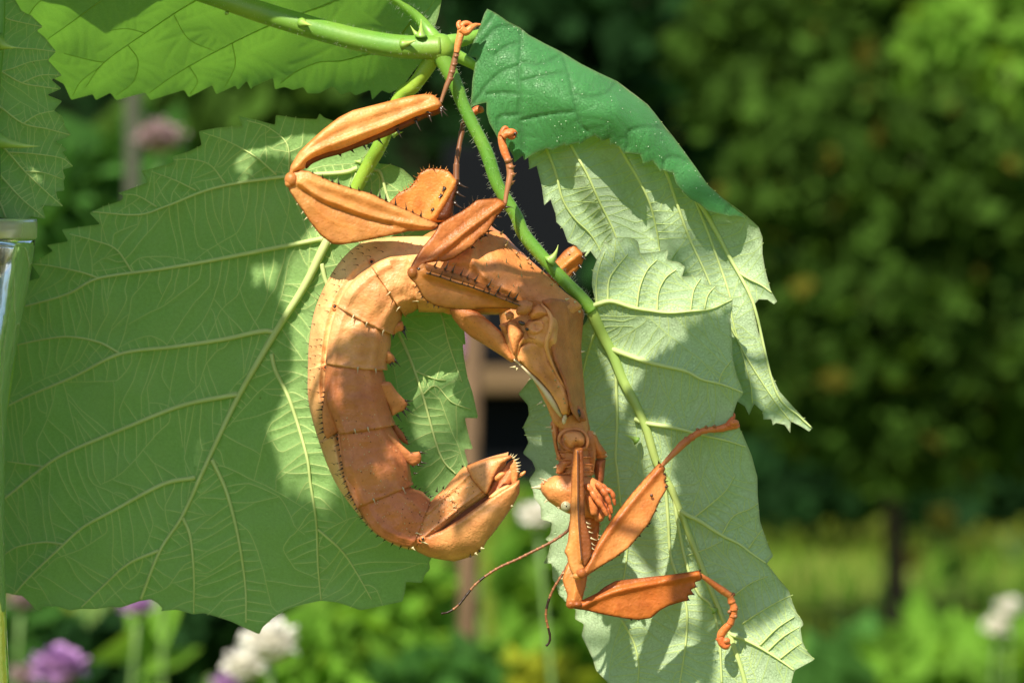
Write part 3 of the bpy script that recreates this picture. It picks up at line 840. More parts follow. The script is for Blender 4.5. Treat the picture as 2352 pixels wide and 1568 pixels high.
vS = [
    (tA((-60, -90), (-120, 200), (-170, 600), (-100, 1100), (40, 1500)), 6, 2, 0),
    (tA((-140, 420), (0, 490), (150, 572), (300, 600), (400, 612)), 3, 1, 1), (tA((-160, 640), (0, 738), (160, 852), (330, 890), (480, 930)), 3.2, 1, 1),
    (tA((-120, 880), (40, 1035), (160, 1170), (300, 1305), (430, 1420)), 3.2, 1, 1), (tA((-90, 1100), (30, 1240), (150, 1370), (300, 1495)), 3, 1, 1),
    (tA((-110, 200), (20, 300), (120, 330), (250, 340), (380, 357)), 2.8, 1, 1), (tA((-90, 20), (30, 120), (120, 150), (290, 185)), 2.4, 1, 1),
    (tA((-150, 520), (60, 480), (200, 430), (330, 410)), 1.8, .8, 2), (tA((150, 572), (280, 520), (420, 520)), 1.8, .8, 2), (tA((160, 852), (260, 790), (370, 765)), 1.8, .8, 2), (tA((60, 1050), (230, 1060), (420, 1090), (500, 1146)), 2, .8, 2), (tA((170, 1180), (300, 1190), (430, 1235)), 1.8, .8, 2),
]
leaf(thorny, oS, [(0, 0, -70), (130, 130, -40), (160, 320, -45), (100, 500, -70), (-100, 300, -110), (0, 400, -85), (60, 250, -75), (0, 200, -92)], vS, M_LEAF_GREEN, label='toothed grey green leaf at the left edge', rung_gap=16, pleat=8)
g = Geo()
g.tube(spl([(-2, 60, -128), (-10, 10, -110), (-20, -30, -85)], 20), [10, 8, 6], 10, 0)
g.build('petiole', M_CANE, thorny)

green = thing('cut_stem', W((20, 900, -60)), 'pale green cut stem inside the clear glass beside the thorny stem', 'stem')
g = Geo(); g.tube(spl([(50, 556, -70), (40, 650, -70), (18, 850, -60), (-14, 1100, -60), (-30, 1600, -60)], 60), [9, 13, 15, 16, 16], 12, 0, (1.5, 1.35, 1.5))
g.build('stalk', M_CANE, green)
g = Geo(); g.ball((52, 556, -70), (10, 5, 9), 0, (1.8, 1.5, 1.8), 12, 6); g.build('cut_end', M_VEIN, green)

m = Mat('clear glass')
M_GLASS = m.done(m.bsdf((.93, .97, .92), .05, .5, m.bump(m.noise(160, 2), .0006, .25), Transmission_Weight=1.0, IOR=1.18))
g = Geo()
prof = [(261, 551), (260, 560), (255, 600), (240, 690), (218, 800), (204, 880), (196, 960), (192, 1050), (191, 1200), (193, 1350), (198, 1480), (204, 1600), (204, 1612)]
pr = spl(prof, 60)
inner = np.c_[pr[:-2, 0] - 11, pr[:-2, 1]][::-1]
ring = np.vstack([pr, [[0, 1612]], [[0, 1598]], inner, [[256, 551]]])
n = len(ring); S = 72; a = np.linspace(0, 2 * math.pi, S, endpoint=False)
V = np.vstack([np.c_[-180 + r * np.cos(a), np.full(S, y), -60 + r * np.sin(a)] for r, y in ring])
i, j = np.meshgrid(np.arange(n), np.arange(S), indexing='ij'); i, j = i.ravel(), j.ravel()
F = np.c_[i * S + j, i * S + (j + 1) % S, ((i + 1) % n) * S + (j + 1) % S, ((i + 1) % n) * S + j]
g.add(V, F)
vase = thing('glass_vase', W((-180, 1612, -60)), 'clear glass vase at the left edge with green stems standing in it', 'vase')
g.build('glass_body', M_GLASS, vase)
m = Mat('frosted glass rim')
M_RIM = m.done(m.bsdf((.86, .80, .60), .32, .5, None, Transmission_Weight=.72, IOR=1.15))
g = Geo()
band = np.array([(264, 503), (266, 512), (265, 545), (262, 549), (248, 549), (247, 512), (250, 503)])
nb = len(band)
V = np.vstack([np.c_[-180 + q * np.cos(a), np.full(S, y), -60 + q * np.sin(a)] for q, y in band])
i, j = np.meshgrid(np.arange(nb), np.arange(S), indexing='ij'); i, j = i.ravel(), j.ravel()
g.add(V, np.c_[i * S + j, i * S + (j + 1) % S, ((i + 1) % nb) * S + (j + 1) % S, ((i + 1) % nb) * S + j])
g.build('rim', M_RIM, vase)
# ------------------------------------------------------------------ the stick insect
insect = thing('stick_insect', W((1330, 700, -60)), 'orange brown prickly stick insect with a curled abdomen, hanging among the bramble leaves', 'insect')
BODY = Geo()
ORANGE = (1, 1, 1)

def puff(outline, mid, thick, rr, mat=0, ridges=(), edge=1.6, step=5, tint=(1, 1, 1), rim=None, rimw=3.0, soft=1, back=.6, wave=0.0):
    """solid shape with a traced outline: mid = depth of its middle sheet, thick = half thickness, rr = how wide the edges round off,
       ridges = [(points, height, width)] raised (or sunken) lines on the side towards us"""
    B = soften(outline, 3.5, soft)
    P, F, kb = fill(B, step)
    db = kd_dist(kb, P)
    q = 1 - np.minimum(db / rr, 1)
    h = thick * np.sqrt(np.maximum(0, 1 - q * q))
    t = mid(P)
    if wave:
        t = t + wave * np.array([mnoise.noise((p[0] * .03, p[1] * .03, 3.1)) for p in P])
    f = t - edge - h
    k = tint(P) if callable(tint) else np.tile(np.asarray(tint, float), (len(P), 1))
    k = k * (1 + .16 * np.array([[mnoise.noise((p[0] * .045, p[1] * .045, 7.7)) + .6 * mnoise.noise((p[0] * .13, p[1] * .13, 2.2))] * 3 for p in P]))
    for pts, hh, w, *tc in ridges:
        kr = tree_of(spl(pts, max(8, int(plen(pts) / 2))))
        d = kd_dist(kr, P)
        f = f - hh * np.exp(-(d / w) ** 2) * (1 - np.exp(-db / 4))
        if tc:
            e = np.exp(-(d / w) ** 2)[:, None]; k = k * (1 - e + e * np.asarray(tc[0]))
        else:
            k = k * (1 + (.16 if hh > 0 else -.22) * np.exp(-(d / (w * .45)) ** 2))[:, None]
    if rim is not None:
        e = np.exp(-(db / rimw) ** 2)[:, None]
        k = k * (1 - e) + np.asarray(rim) * e
    bk = t + edge + h * back
    n = len(P)
    E = {}
    for a, b, c in F:
        for u, v in ((a, b), (b, c), (c, a)):
            E[(u, v)] = E.get((u, v), 0) + 1
    side = np.array([(u, v, v + n, u + n) for (u, v) in E if (v, u) not in E])
    V = np.vstack([np.c_[P, f], np.c_[P, bk]])
    BODY.add(V, [F[:, ::-1], F + n, side], mat, np.vstack([k, k]))

def row(pairs, r, mat=1, t=-60, dt=-4, bend=.15):
    """row of spines: pairs of base and tip"""
    r = r * 1.25
    for (b, q) in pairs:
        tb = t if np.isscalar(t) else float(t(np.array([b]))[0])
        BODY.spine((b[0], b[1], tb), (q[0], q[1], tb + dt), r, mat, bend)

def edge_spines(line, gap, length, r, mat, mid, out, seed=0, lean=.4, dt=-3, jitter=.5):
    """small spines along a traced line, pointing to its left (out=1) or right (-1)"""
    rd = random.Random(seed)
    L = plen(line); n = max(3, int(L / 2)); Q = spl(line, n); T = np.gradient(Q, axis=0); T /= np.linalg.norm(T, axis=1)[:, None] + 1e-9
    s = gap * .5
    while s < L - 2:
        i = min(n - 1, int(s / L * n))
        d = np.array((T[i][1], -T[i][0])) * out + T[i] * lean
        d /= np.linalg.norm(d)
        l = 1.35 * length * rd.uniform(1 - jitter, 1 + jitter)
        tt = mid if np.isscalar(mid) else float(mid(Q[i:i + 1])[0])
        BODY.spine((*Q[i], tt), (*(Q[i] + d * l), tt + dt), 1.25 * r * rd.uniform(.8, 1.2), mat, rd.uniform(-.2, .3))
        s += gap * rd.uniform(.6, 1.4)

def limb(path, t, rad, mat=5, tint=(1, 1, 1), joints=0, n=None, sides=12, seed=0):
    """tarsus: tube with swollen joints"""
    P = depth(path, t)
    n = n or max(20, int(plen(P) / 1.6))
    Q = spl(P, n)
    r = np.interp(np.linspace(0, 1, n), np.linspace(0, 1, len(rad)), rad)
    if joints:
        ph = np.linspace(0, joints, n) % 1
        r = r * (.88 + .24 * ph ** 2.2)
    BODY.tube(Q, r, sides, mat, tint)
    return Q

RIMD = (.30, .20, .17)
# -------- abdomen: swept along its curl. O = outer outline, R = ridge between the front face and the side strip, I = inner outline
ST = [  # O, R, I, seam?, width tint
    ((1085, 560), (1080, 600), (1066, 716), 0), ((1010, 545), (1008, 588), (1010, 718), 0),
    ((935, 543), (935, 588), (962, 717), 1), ((880, 547), (892, 592), (945, 720), 0),
    ((822, 562), (853, 612), (930, 727), 1), ((768, 618), (806, 650), (918, 748), 0),
    ((727, 700), (775, 704), (905, 770), 1), ((711, 775), (757, 765), (897, 808), 0),
    ((707, 848), (748, 835), (888, 850), 1), ((709, 925), (747, 915), (893, 905), 0),
    ((733, 1015), (778, 996), (907, 976), 1), ((768, 1103), (790, 1080), (938, 1050), 0),
    ((816, 1173), (823, 1164), (949, 1113), 1), ((872, 1232), (870, 1228), (972, 1128), 0),
    ((952, 1262), (948, 1254), (989, 1146), 1), ((1008, 1222), (1004, 1218), (1003, 1136), 0),
    ((1058, 1182), (1054, 1178), (1018, 1122), 1), ((1088, 1160), (1084, 1156), (1042, 1096), 0),
    ((1118, 1138), (1113, 1134), (1068, 1071), 1), ((1140, 1110), (1136, 1106), (1120, 1050), 0), ((1158, 1086), (1154, 1082), (1168, 1038), 0)]
idx = np.arange(len(ST), dtype=float)
def cat(vals, u):
    """smooth values at station parameter u"""
    vals = np.asarray(vals, float)
    i = np.clip(np.floor(u).astype(int), 0, len(vals) - 2); f = (u - i)[:, None]
    a, b, c, d = vals[np.maximum(i - 1, 0)], vals[i], vals[i + 1], vals[np.minimum(i + 2, len(vals) - 1)]
    return .5 * (2 * b + (c - a) * f + (2 * a - 5 * b + 4 * c - d) * f ** 2 + (3 * b - a - 3 * c + d) * f ** 3)
us = np.unique(np.concatenate([np.linspace(i, i + 1, 13)[:-1] for i in range(len(ST) - 1)] + [[len(ST) - 1.0]]))
seams = [0] + [i for i, s in enumerate(ST) if s[3]] + [len(ST) - 1]
rows_u, rows_f, rows_k = [], [], []
SEGT = [(1, .98, .96), (1, 1, 1), (.98, 1, 1.05), (.96, .96, 1), (.82, .66, .62), (.80, .60, .56), (.84, .62, .60), (.95, .84, .80), (1, .95, .9), (1, .98, .92), (1, 1, .95)]
for k in range(len(seams) - 1):
    a, b = seams[k], seams[k + 1]
    n = max(14, int(22 * (b - a)))
    for v in np.r_[np.linspace(0, .1, 5)[:-1], np.linspace(.1, .9, n), np.linspace(.9, 1, 6)[1:]]:
        rows_u.append(a + (b - a) * v)
        sw = .895 + .085 * min(1, (v / .3)) ** .6 + .03 * v ** 3 if k else 1.0
        lip = .02 * math.exp(-((v - .965) / .03) ** 2) if k > 0 else 0
        rows_f.append(sw + lip)
        rows_k.append(SEGT[min(k, len(SEGT) - 1)])
rows_u = np.array(rows_u); rows_f = np.array(rows_f)
Oc, Rc, Ic = (cat([s[q] for s in ST], rows_u) for q in range(3))
FR_f = [0, .05, .2, .5, .8, .96, 1.0]; FR_t = [.10, -.07, -.23, -.31, -.31, -.295, -.25]
V = []; K = []
for r_, (O, R, I, f, tn) in enumerate(zip(Oc, Rc, Ic, rows_f, rows_k)):
    w = O - I; L = np.linalg.norm(w); wn_ = w / L
    r = np.clip(((R - I) @ w) / (L * L), .35, .985)
    off = (R - I) - w * r
    c = (O + I) / 2
    sec = []
    for q in np.linspace(0, 1, 26) ** .9:
        t = np.interp(q, FR_f, FR_t)
        sec.append((I + w * r * q + off * q ** 2, t * L * .95))
    over = float(np.interp(rows_u[r_], [2, 5, 8, 13, 15, 18], [.0, .04, .075, .06, .02, 0]))
    for q in np.linspace(0, 1, 13)[1:]:
        q2 = q - .16 * over / .075 * math.exp(-(q / .16) ** 2)
        sec.append((I + w * (r + (1 - r) * q2) + off * (1 - q), L * .95 * (-.25 + .06 * min(1, q / .12) + over * 1.6 * math.exp(-((q - .1) / .14) ** 2) + .29 * q ** 1.5)))
    for q in np.linspace(0, 1, 14)[1:-1]:
        sec.append((O - w * q, L * .95 * np.interp(q, [0, .1, .35, .6, .9, 1], [.1, .28, .42, .42, .25, .1])))
    for m_, (p, t) in enumerate(sec):
        sv = min(abs(rows_u[r_] - z_) for z_ in seams)
        wr = mnoise.noise((p[0] * .11, p[1] * .11, m_ * .5)) * 3.2 * math.exp(-(sv / .16) ** 2) + mnoise.noise((p[0] * .02, p[1] * .02, m_ * .04)) * 4.5 + mnoise.noise((p[0] * .055, p[1] * .055, 5)) * 1.8 + abs(mnoise.noise((p[0] * .03, p[1] * .012, 9))) * 3
        # long soft folds down the front face
        fold = -5.0 * math.exp(-((m_ - 21.5) / 1.1) ** 2) - 4.0 * math.exp(-((m_ - 5.5 - mnoise.noise((rows_u[r_] * .6, 3, 1))) / 1.0) ** 2) + 2.5 * math.exp(-((m_ - 23.3) / .8) ** 2) if rows_u[r_] > 3 else 0
        fe = f if m_ < 23 else (f + (1 - f) * (m_ - 22) / 4 if m_ < 26 else 1.0)
        V.append((*(c + (p - c) * fe), (t * fe) + wr + fold - 20))
        strip = 1.0 if 26 <= m_ < 38 else 0.0
        K.append((np.array((1.12, 1.38, 1.55)) if strip else np.array(tn)) * (1 + .12 * mnoise.noise((p[0] * .03, p[1] * .03, m_ * .1))))  # side strip tinted cream, part of it sunlight put into the colour
n, S = len(rows_u), 26 + 12 + 12
i, j = np.meshgrid(np.arange(n - 1), np.arange(S), indexing='ij'); i, j = i.ravel(), j.ravel(); k = (j + 1) % S
caps = [np.array([[0, b, a] for a, b in zip(range(1, S - 1), range(2, S))]), np.array([[(n - 1) * S, (n - 1) * S + a, (n - 1) * S + b] for a, b in zip(range(1, S - 1), range(2, S))])]
BODY.add(V, [np.c_[i * S + j, i * S + k, (i + 1) * S + k, (i + 1) * S + j], *caps], 0, np.array(K))
AB = np.array(V).reshape(n, S, 3)
def on_body(u, m_):
    """point on the abdomen: station u, section index m_ (0-25 front face, 26-37 side strip)"""
    return AB[int(np.argmin(abs(rows_u - u))), m_]

# thin dark seam membranes and the spines on the seams
rd = random.Random(5)
for u in (2, 4, 6, 8, 10, 12, 14, 16):
    for m_ in (4, 11, 17):
        p = on_body(u - .06, m_); q = on_body(u - .3, m_); d = p - q; d /= np.linalg.norm(d)
        if rd.random() < .75:
            BODY.spine(p, p + d * 14 + np.array((0, 0, -10)), 2.2, 4, rd.uniform(-.3, .3))
for u in np.arange(3.2, 14.8, .30):       # dark setae on the pale side strip
    for m_ in (29, 32, 35):
        if rd.random() < (.75 if u > 11 else .42): continue
        p = on_body(u + rd.uniform(-.1, .1), m_)
        BODY.spine(p, p + np.array((rd.uniform(-16, -9), rd.uniform(-4, 2), -5)), .9, 1, .5, 4)
for u in np.arange(3.0, 10.6, .17):         # hairs along the outer outline
    if rd.random() < .45: continue
    u = u + rd.uniform(-.1, .1)
    p = on_body(u, 37)
    w = on_body(u, 37) - on_body(u, 3); w /= np.linalg.norm(w)
    BODY.spine(p, p + w * rd.uniform(7, 19) + np.array((0, rd.uniform(-9, 4), rd.uniform(-6, 6))), .8, 4 if u < 5 else 1, rd.uniform(-.3, .3), 4)
for u in np.arange(12.1, 14.0, .22):          # spines on the lower outline
    p = on_body(u, 27)
    w = on_body(u, 34) - on_body(u, 8); w /= np.linalg.norm(w)
    BODY.spine(p, p + np.array((w[0], w[1], .1)) * rd.uniform(8, 13), 2.6, 1, .1)
for (u, m_) in ((3.9, 27), (6.0, 27), (8.1, 26), (10.1, 27), (14.25, 23)):     # breathing holes
    p = on_body(u, m_)
    BODY.tube(np.array([p + (6 * math.cos(a), 6 * math.sin(a), -3) for a in np.linspace(0, 2 * math.pi, 13)]), 2.0, 6, 0, (1.0, .8, .7))
    BODY.ball(p + (0, 0, -1.5), (3.6, 3.6, 2.4), 1)

# flaps with spines on the inner curve
def flap(pts, t, tips, thick=5, tint=(.88, .74, .70), rim=None):
    mid = t if callable(t) else Flat(t)
    puff(pts, mid, thick, 14, 0, (), 1.3, 4.5, tint, rim, 2.0)
    for b, q in tips:
        tb = float(mid(np.array([b]))[0])
        BODY.spine((*b, tb), (b[0] + (q[0] - b[0]) * 1.25, b[1] + (q[1] - b[1]) * 1.25, tb - 4), 2.8, 1, .1)
pr2 = lambda f, *q: [(f(a)[0], f(b)[0]) for a, b in q]
flap(tE((255, 1080), (300, 1060), (336, 1060), (384, 1130), (436, 1186), (462, 1212), (444, 1240), (428, 1262), (390, 1272), (352, 1300), (335, 1250), (290, 1160)), Lin((880, 880), -34, (930, 930), -6),
     pr2(tE, ((440, 1190), (488, 1194)), ((455, 1216), (474, 1222)), ((442, 1242), (488, 1274)), ((424, 1264), (452, 1302)), ((384, 1285), (412, 1328)), ((360, 1270), (372, 1240))))
flap(tE((296, 850), (332, 850), (362, 880), (380, 926), (352, 930), (322, 942), (300, 920)), Lin((882, 810), -26, (908, 832), -8),
     pr2(tE, ((366, 905), (404, 952)), ((376, 925), (392, 938)), ((345, 925), (368, 952)), ((335, 935), (345, 958))))
flap(tE((352, 700), (385, 655), (420, 640), (434, 690), (432, 715), (395, 712), (362, 740)), Lin((905, 745), -20, (926, 760), -4),
     pr2(tE, ((428, 700), (452, 765)), ((420, 708), (440, 740)), ((432, 680), (452, 712)), ((360, 735), (356, 768))))
flap(z3((800, 300), (860, 340), (950, 420), (1030, 488), (1110, 478), (1122, 530), (1112, 570), (1060, 602), (1035, 600), (960, 540), (870, 430)), Lin((895, 1000), -42, (965, 1055), -16),
     pr2(z3, ((1105, 482), (1166, 494)), ((1114, 570), (1170, 577)), ((1085, 590), (1136, 602)), ((1050, 600), (1062, 612)), ((1020, 490), (1045, 492))))
flap(z3((860, 240), (905, 250), (960, 310), (1000, 380), (1012, 425), (960, 400), (900, 340)), Lin((905, 975), 0, (938, 1020), 14), [], 3, (.55, .40, .36))
edge_spines(z3((905, 248), (960, 308), (1012, 425)), 9, 6, 1.2, 1, 8, 1, 3)
edge_spines([(949, 1117), (966, 1125), (985, 1140)], 12, 9, 1.6, 1, -12, 1, 4)
row(pr2(z3, ((1055, 662), (1098, 662)), ((1250, 820), (1255, 768)), ((1305, 790), (1315, 764)), ((1195, 862), (1232, 850)), ((1520, 590), (1545, 566)), ((1470, 605), (1462, 590)), ((780, 720), (768, 760))), 2.0, 1, -14)
# flaps on the outer ridge
def outer(pts, t, line, seed):
    puff(pts, t, 2.0, 9, 0, (), 1.2, 4.5, (.86, .70, .64))
    edge_spines(line, 11, 8, 1.7, 1, t, -1, seed, .3)
outer(z3((330, -110), (298, -50), (284, 60), (274, 150), (280, 250), (292, 330), (320, 378), (360, 342), (420, 312), (470, 200), (430, 0)), Lin((742, 930), -66, (792, 950), -46), z3((298, -40), (284, 60), (274, 150), (280, 250), (292, 330), (320, 378)), 11)
outer(z3((404, 316), (418, 420), (434, 520), (455, 640), (478, 740), (508, 820), (545, 900), (572, 968), (606, 930), (640, 870), (570, 700), (480, 500), (440, 330)), Lin((778, 1075), -62, (830, 1050), -42), z3((404, 320), (418, 420), (434, 520), (455, 640), (478, 740), (508, 820), (545, 900), (572, 968)), 12)

# plate under the tip of the abdomen
op = tG((488, 612), (520, 560), (545, 535), (600, 548), (700, 512), (830, 430), (960, 336), (1100, 238), (1230, 165), (1228, 260), (1180, 350), (1110, 452), (1050, 532), (1000, 592), (980, 632), (930, 682), (860, 708), (780, 730), (700, 720), (600, 700), (520, 662))
puff(op, TPS([(952, 1250, -30), (1060, 1200, -50), (1180, 1110, -52), (1040, 1285, -10), (1110, 1230, -36)]), 26, 60, 0, [(tG((545, 535), (600, 548), (700, 512), (830, 452), (960, 362), (1100, 262), (1225, 185)), 5, 5)], 2, 5, (.98, .92, .88), (.6, .42, .36), 2.5, wave=2)
edge_spines(tG((860, 708), (930, 682), (980, 632), (1000, 592), (1110, 452), (1228, 260)), 24, 9, 2.0, 1, -30, 1, 21, .3)
row(pr2(tG, ((555, 590), (605, 612)), ((925, 675), (940, 685)), ((965, 640), (990, 640)), ((490, 635), (512, 655)), ((1175, 350), (1186, 348))), 2.6, 4, -64)
BODY.ball((971, 1237, -66), (7, 7, 4), 0, (1, .8, .7)); BODY.ball((971, 1237, -69), (3.6, 3.6, 3), 1)
puff([(975, 1215), (1020, 1170), (1080, 1120), (1140, 1075), (1185, 1075), (1190, 1110), (1150, 1150), (1080, 1200), (1010, 1240)], Flat(-12), 8, 20, 0, (), 1.5, 6, (.42, .26, .18))  # added filler, tinted dark for the shade in the crevice
# end of the abdomen: open tip with inner valves
puff(tG((860, 72), (940, 40), (1050, 12), (1160, -2), (1182, 12), (1110, 60), (1075, 110), (1040, 180), (1020, 232), (1000, 272), (960, 240), (900, 170), (870, 110)), TPS([(1071, 1069, -32), (1168, 1045, -46), (1120, 1130, -60), (1100, 1060, -42)]), 10, 26, 0, (), 1.6, 4.5, (1, .93, .85), (.5, .3, .2), 2.2)
puff(tG((1005, 270), (1040, 200), (1090, 120), (1150, 50), (1190, 20), (1212, 60), (1205, 150), (1160, 215), (1080, 260), (1030, 290)), TPS([(1120, 1140, -44), (1190, 1060, -30), (1160, 1110, -36)]), 8, 24, 0, [(tG((1040, 260), (1110, 160), (1170, 60)), -8, 5)], 1.5, 4.5, (.80, .55, .45))
puff(tG((1055, 150), (1085, 120), (1118, 112), (1132, 130), (1100, 165), (1060, 180)), Flat(-66), 7, 12, 0, (), 1, 4, (1.15, .9, .75))
puff(tG((1010, 290), (1080, 230), (1150, 200), (1170, 212), (1120, 255), (1040, 300)), Flat(-62), 6, 12, 0, (), 1, 4, (1.2, 1.2, 1.2))
puff(tG((1160, 60), (1190, 20), (1215, 60), (1222, 110), (1210, 200), (1180, 225), (1165, 150)), Flat(-38), 5, 14, 0, (), 1, 4, (.95, .75, .6))
puff(tG((1208, 140), (1262, 104), (1276, 112), (1262, 134), (1215, 162)), Flat(-30), 4, 8, 0, (), 1, 4, (1, .85, .7))
row(pr2(tG, ((1170, 15), (1188, -12)), ((1182, 20), (1212, -8)), ((1195, 35), (1228, 18)), ((1205, 55), (1238, 45)), ((1208, 75), (1240, 66)), ((1205, 95), (1235, 90)), ((1160, 10), (1172, -14)), ((1212, 110), (1232, 112))), 2.2, 4, -40)

# -------- thorax
# upper thorax with prickles
up = tE((560, 60), (700, -20), (850, -70), (980, -60), (1060, 10), (1130, 50), (1180, 110), (1240, 165), (1310, 230), (1400, 310), (1480, 390), (1560, 460), (1620, 500), (1660, 545), (1560, 640), (1400, 640), (1180, 600), (1000, 600), (850, 590), (740, 600), (640, 560), (560, 400), (540, 200))
TU = TPS([(990, 560, 10), (1130, 530, 20), (1200, 600, 10), (1320, 680, 0), (1060, 600, -30), (1150, 620, -38), (1250, 680, -44), (1000, 660, -18), (1030, 710, -5), (1180, 720, -35)])
puff(up, TU, 42, 75, 0, [(tE((905, 120), (905, 210), (960, 290), (1060, 390), (1190, 450)), 7, 8), (tE((680, 230), (780, 195), (880, 205), (920, 250)), 6, 7), (tE((700, 250), (860, 240), (990, 340)), 5, 6), (tE((880, 130), (840, 190), (720, 220)), -6, 7), (tE((990, 300), (1120, 450)), -5, 9)], 2, 5, (1, .88, .72), wave=6)
for (b, q) in pr2(tE, ((1133, 245), (1140, 205)), ((1000, 280), (1000, 235)), ((1232, 265), (1232, 240)), ((1240, 342), (1240, 308)), ((1080, 355), (1080, 308)), ((1140, 105), (1158, 78)), ((1100, 42), (1116, 18)), ((1208, 180), (1218, 165)), ((1282, 220), (1296, 200)), ((1305, 252), (1314, 236)), ((1382, 308), (1396, 292)), ((1186, 425), (1186, 385)), ((1216, 432), (1220, 402)), ((945, 295), (910, 280)), ((905, 248), (875, 240)), ((748, 243), (735, 232)), ((795, 252), (760, 250)), ((1005, 352), (978, 338)), ((1062, 412), (1035, 398)), ((1448, 395), (1456, 382)), ((1100, 430), (1085, 420)), ((960, 95), (968, 80)), ((1130, 125), (1142, 112))):
    t = float(TU(np.array([b]))[0]) - 38
    BODY.spine((*b, t + 4), (*q, t - 12), 3.0, 4, .1, 6)
# swollen flank / far femur base below the bent leg
puff(z2((1050, 640), (1150, 640), (1250, 672), (1330, 735), (1400, 800), (1445, 880), (1490, 990), (1470, 1006), (1390, 952), (1300, 895), (1200, 835), (1130, 775), (1080, 712)), TPS([(1040, 710, -30), (1150, 760, -55), (1180, 830, -40), (1080, 770, -18)]), 18, 45, 0, [(z2((1100, 660), (1250, 770), (1460, 980)), 3, 14)], 2, 5, (1.02, .88, .82), (.85, .6, .5), 3)
# lower thorax: steep right face painted darker for its shade, and flat plate
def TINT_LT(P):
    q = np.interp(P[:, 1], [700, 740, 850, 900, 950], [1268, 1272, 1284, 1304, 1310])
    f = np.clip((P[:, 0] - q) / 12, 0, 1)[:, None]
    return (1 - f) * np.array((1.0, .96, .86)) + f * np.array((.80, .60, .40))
lt = z2((1380, 640), (1500, 560), (1640, 520), (1800, 540), (1880, 585), (1938, 618), (1952, 690), (1934, 760), (1926, 900), (1938, 1050), (1952, 1200), (1962, 1320), (1990, 1450), (1900, 1470), (1800, 1450), (1742, 1400), (1700, 1290), (1640, 1170), (1590, 1085), (1530, 1030), (1470, 985), (1430, 900), (1400, 800))
TL = TPS([(1150, 750, -40), (1200, 830, -50), (1260, 800, -74), (1275, 730, -74), (1337, 700, 70), (1341, 850, 70), (1345, 930, 40), (1306, 720, -12), (1316, 850, -4), (1296, 900, -46), (1240, 900, -46), (1300, 960, -26), (1352, 960, 30), (1215, 680, -45)])
puff(lt, TL, 13, 24, 0, [
    (z2((1700, 690), (1742, 740), (1745, 860), (1770, 960), (1800, 1060), (1848, 1180), (1852, 1260), (1838, 1330)), 9, 11),
    (z2((1520, 870), (1500, 930), (1530, 985), (1600, 1075), (1700, 1180), (1800, 1340)), 5, 6),
    (z2((1530, 860), (1600, 850), (1690, 870), (1740, 850)), 5, 10),
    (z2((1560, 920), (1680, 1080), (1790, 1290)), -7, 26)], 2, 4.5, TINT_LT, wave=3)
# steep right side of the thorax: rusty tint, part pigment, part painted shade
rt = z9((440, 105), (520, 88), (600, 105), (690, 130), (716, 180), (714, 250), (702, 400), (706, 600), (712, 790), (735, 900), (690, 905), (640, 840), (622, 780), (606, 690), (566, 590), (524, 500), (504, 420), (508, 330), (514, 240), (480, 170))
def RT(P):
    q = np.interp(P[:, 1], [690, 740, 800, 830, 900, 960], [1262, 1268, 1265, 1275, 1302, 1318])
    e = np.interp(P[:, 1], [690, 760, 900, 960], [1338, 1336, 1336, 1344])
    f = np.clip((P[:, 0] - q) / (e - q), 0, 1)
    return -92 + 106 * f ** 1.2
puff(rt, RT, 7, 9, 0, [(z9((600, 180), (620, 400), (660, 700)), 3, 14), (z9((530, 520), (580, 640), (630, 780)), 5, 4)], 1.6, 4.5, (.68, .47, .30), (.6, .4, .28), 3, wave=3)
# raised plate with pale rims, and the cream bar beside it
puff(z9((292, 450), (305, 405), (380, 374), (450, 384), (474, 440), (504, 520), (545, 600), (596, 690), (624, 770), (614, 845), (576, 852), (545, 780), (492, 695), (430, 622), (360, 560), (302, 500)), TPS([(1200, 810, -78), (1250, 800, -86), (1280, 900, -78), (1300, 945, -72), (1230, 870, -76)]), 8, 14, 0, [(z9((420, 430), (450, 540), (540, 700)), -5, 16)], 1.6, 4.2, (1.0, .90, .76), (1.28, 1.32, 1.30), 5, wave=2.5)
q = spl(z9((262, 490), (290, 512), (340, 560), (400, 622), (460, 692), (510, 765), (545, 822), (572, 862)), 60)
BODY.tube(np.c_[q, TL(q) - 19], [2.5, 3, 3.6, 4.6, 6.2, 7.2, 6.5, 4], 12, 2, (1, 1, 1))
q = spl(z9((440, 128), (486, 180), (506, 235), (494, 310), (474, 368), (476, 430), (505, 510), (545, 592), (600, 690), (628, 780), (614, 850)), 90)
BODY.tube(np.c_[q, TL(q) - 34], [2.5, 4.5, 5.2, 5, 4.5, 4, 3.6, 3.4, 3.6, 4, 3], 10, 0, (1.16, 1.12, 1.06))
q = spl(z9((330, 350), (296, 400), (284, 450), (300, 502)), 24)
BODY.tube(np.c_[q, TL(q) - 26], 3.4, 8, 0, (1.15, 1.1, 1.0))
for p, r3 in (((596, 868), (5, 8, 5)), ((588, 890), (5, 9, 6))):
    BODY.ball((*z9(p)[0], -62), r3, 2)
for p in z9((466, 405), (474, 438), (492, 465), (501, 512), (515, 565), (531, 625), (552, 668), (585, 748), (594, 775)):
    BODY.ball((*p, -92), (2.3, 2.3, 2.2), 4, (.9, .8, .6), 8, 6)
    BODY.ball((*p, -93.6), (1.0, 1.0, 1.4), 1, (1, 1, 1), 6, 4)
# dark blotch on the neck
puff(z9((640, 800), (690, 790), (722, 830), (738, 893), (690, 896), (650, 860)), Flat(-46), 5, 14, 0, (), 1, 4, (.45, .32, .26), (.75, .55, .42), 5, wave=4)
puff(z9((664, 820), (690, 812), (700, 850), (688, 872), (666, 856)), Flat(-54), 3, 8, 1, (), 1, 3)
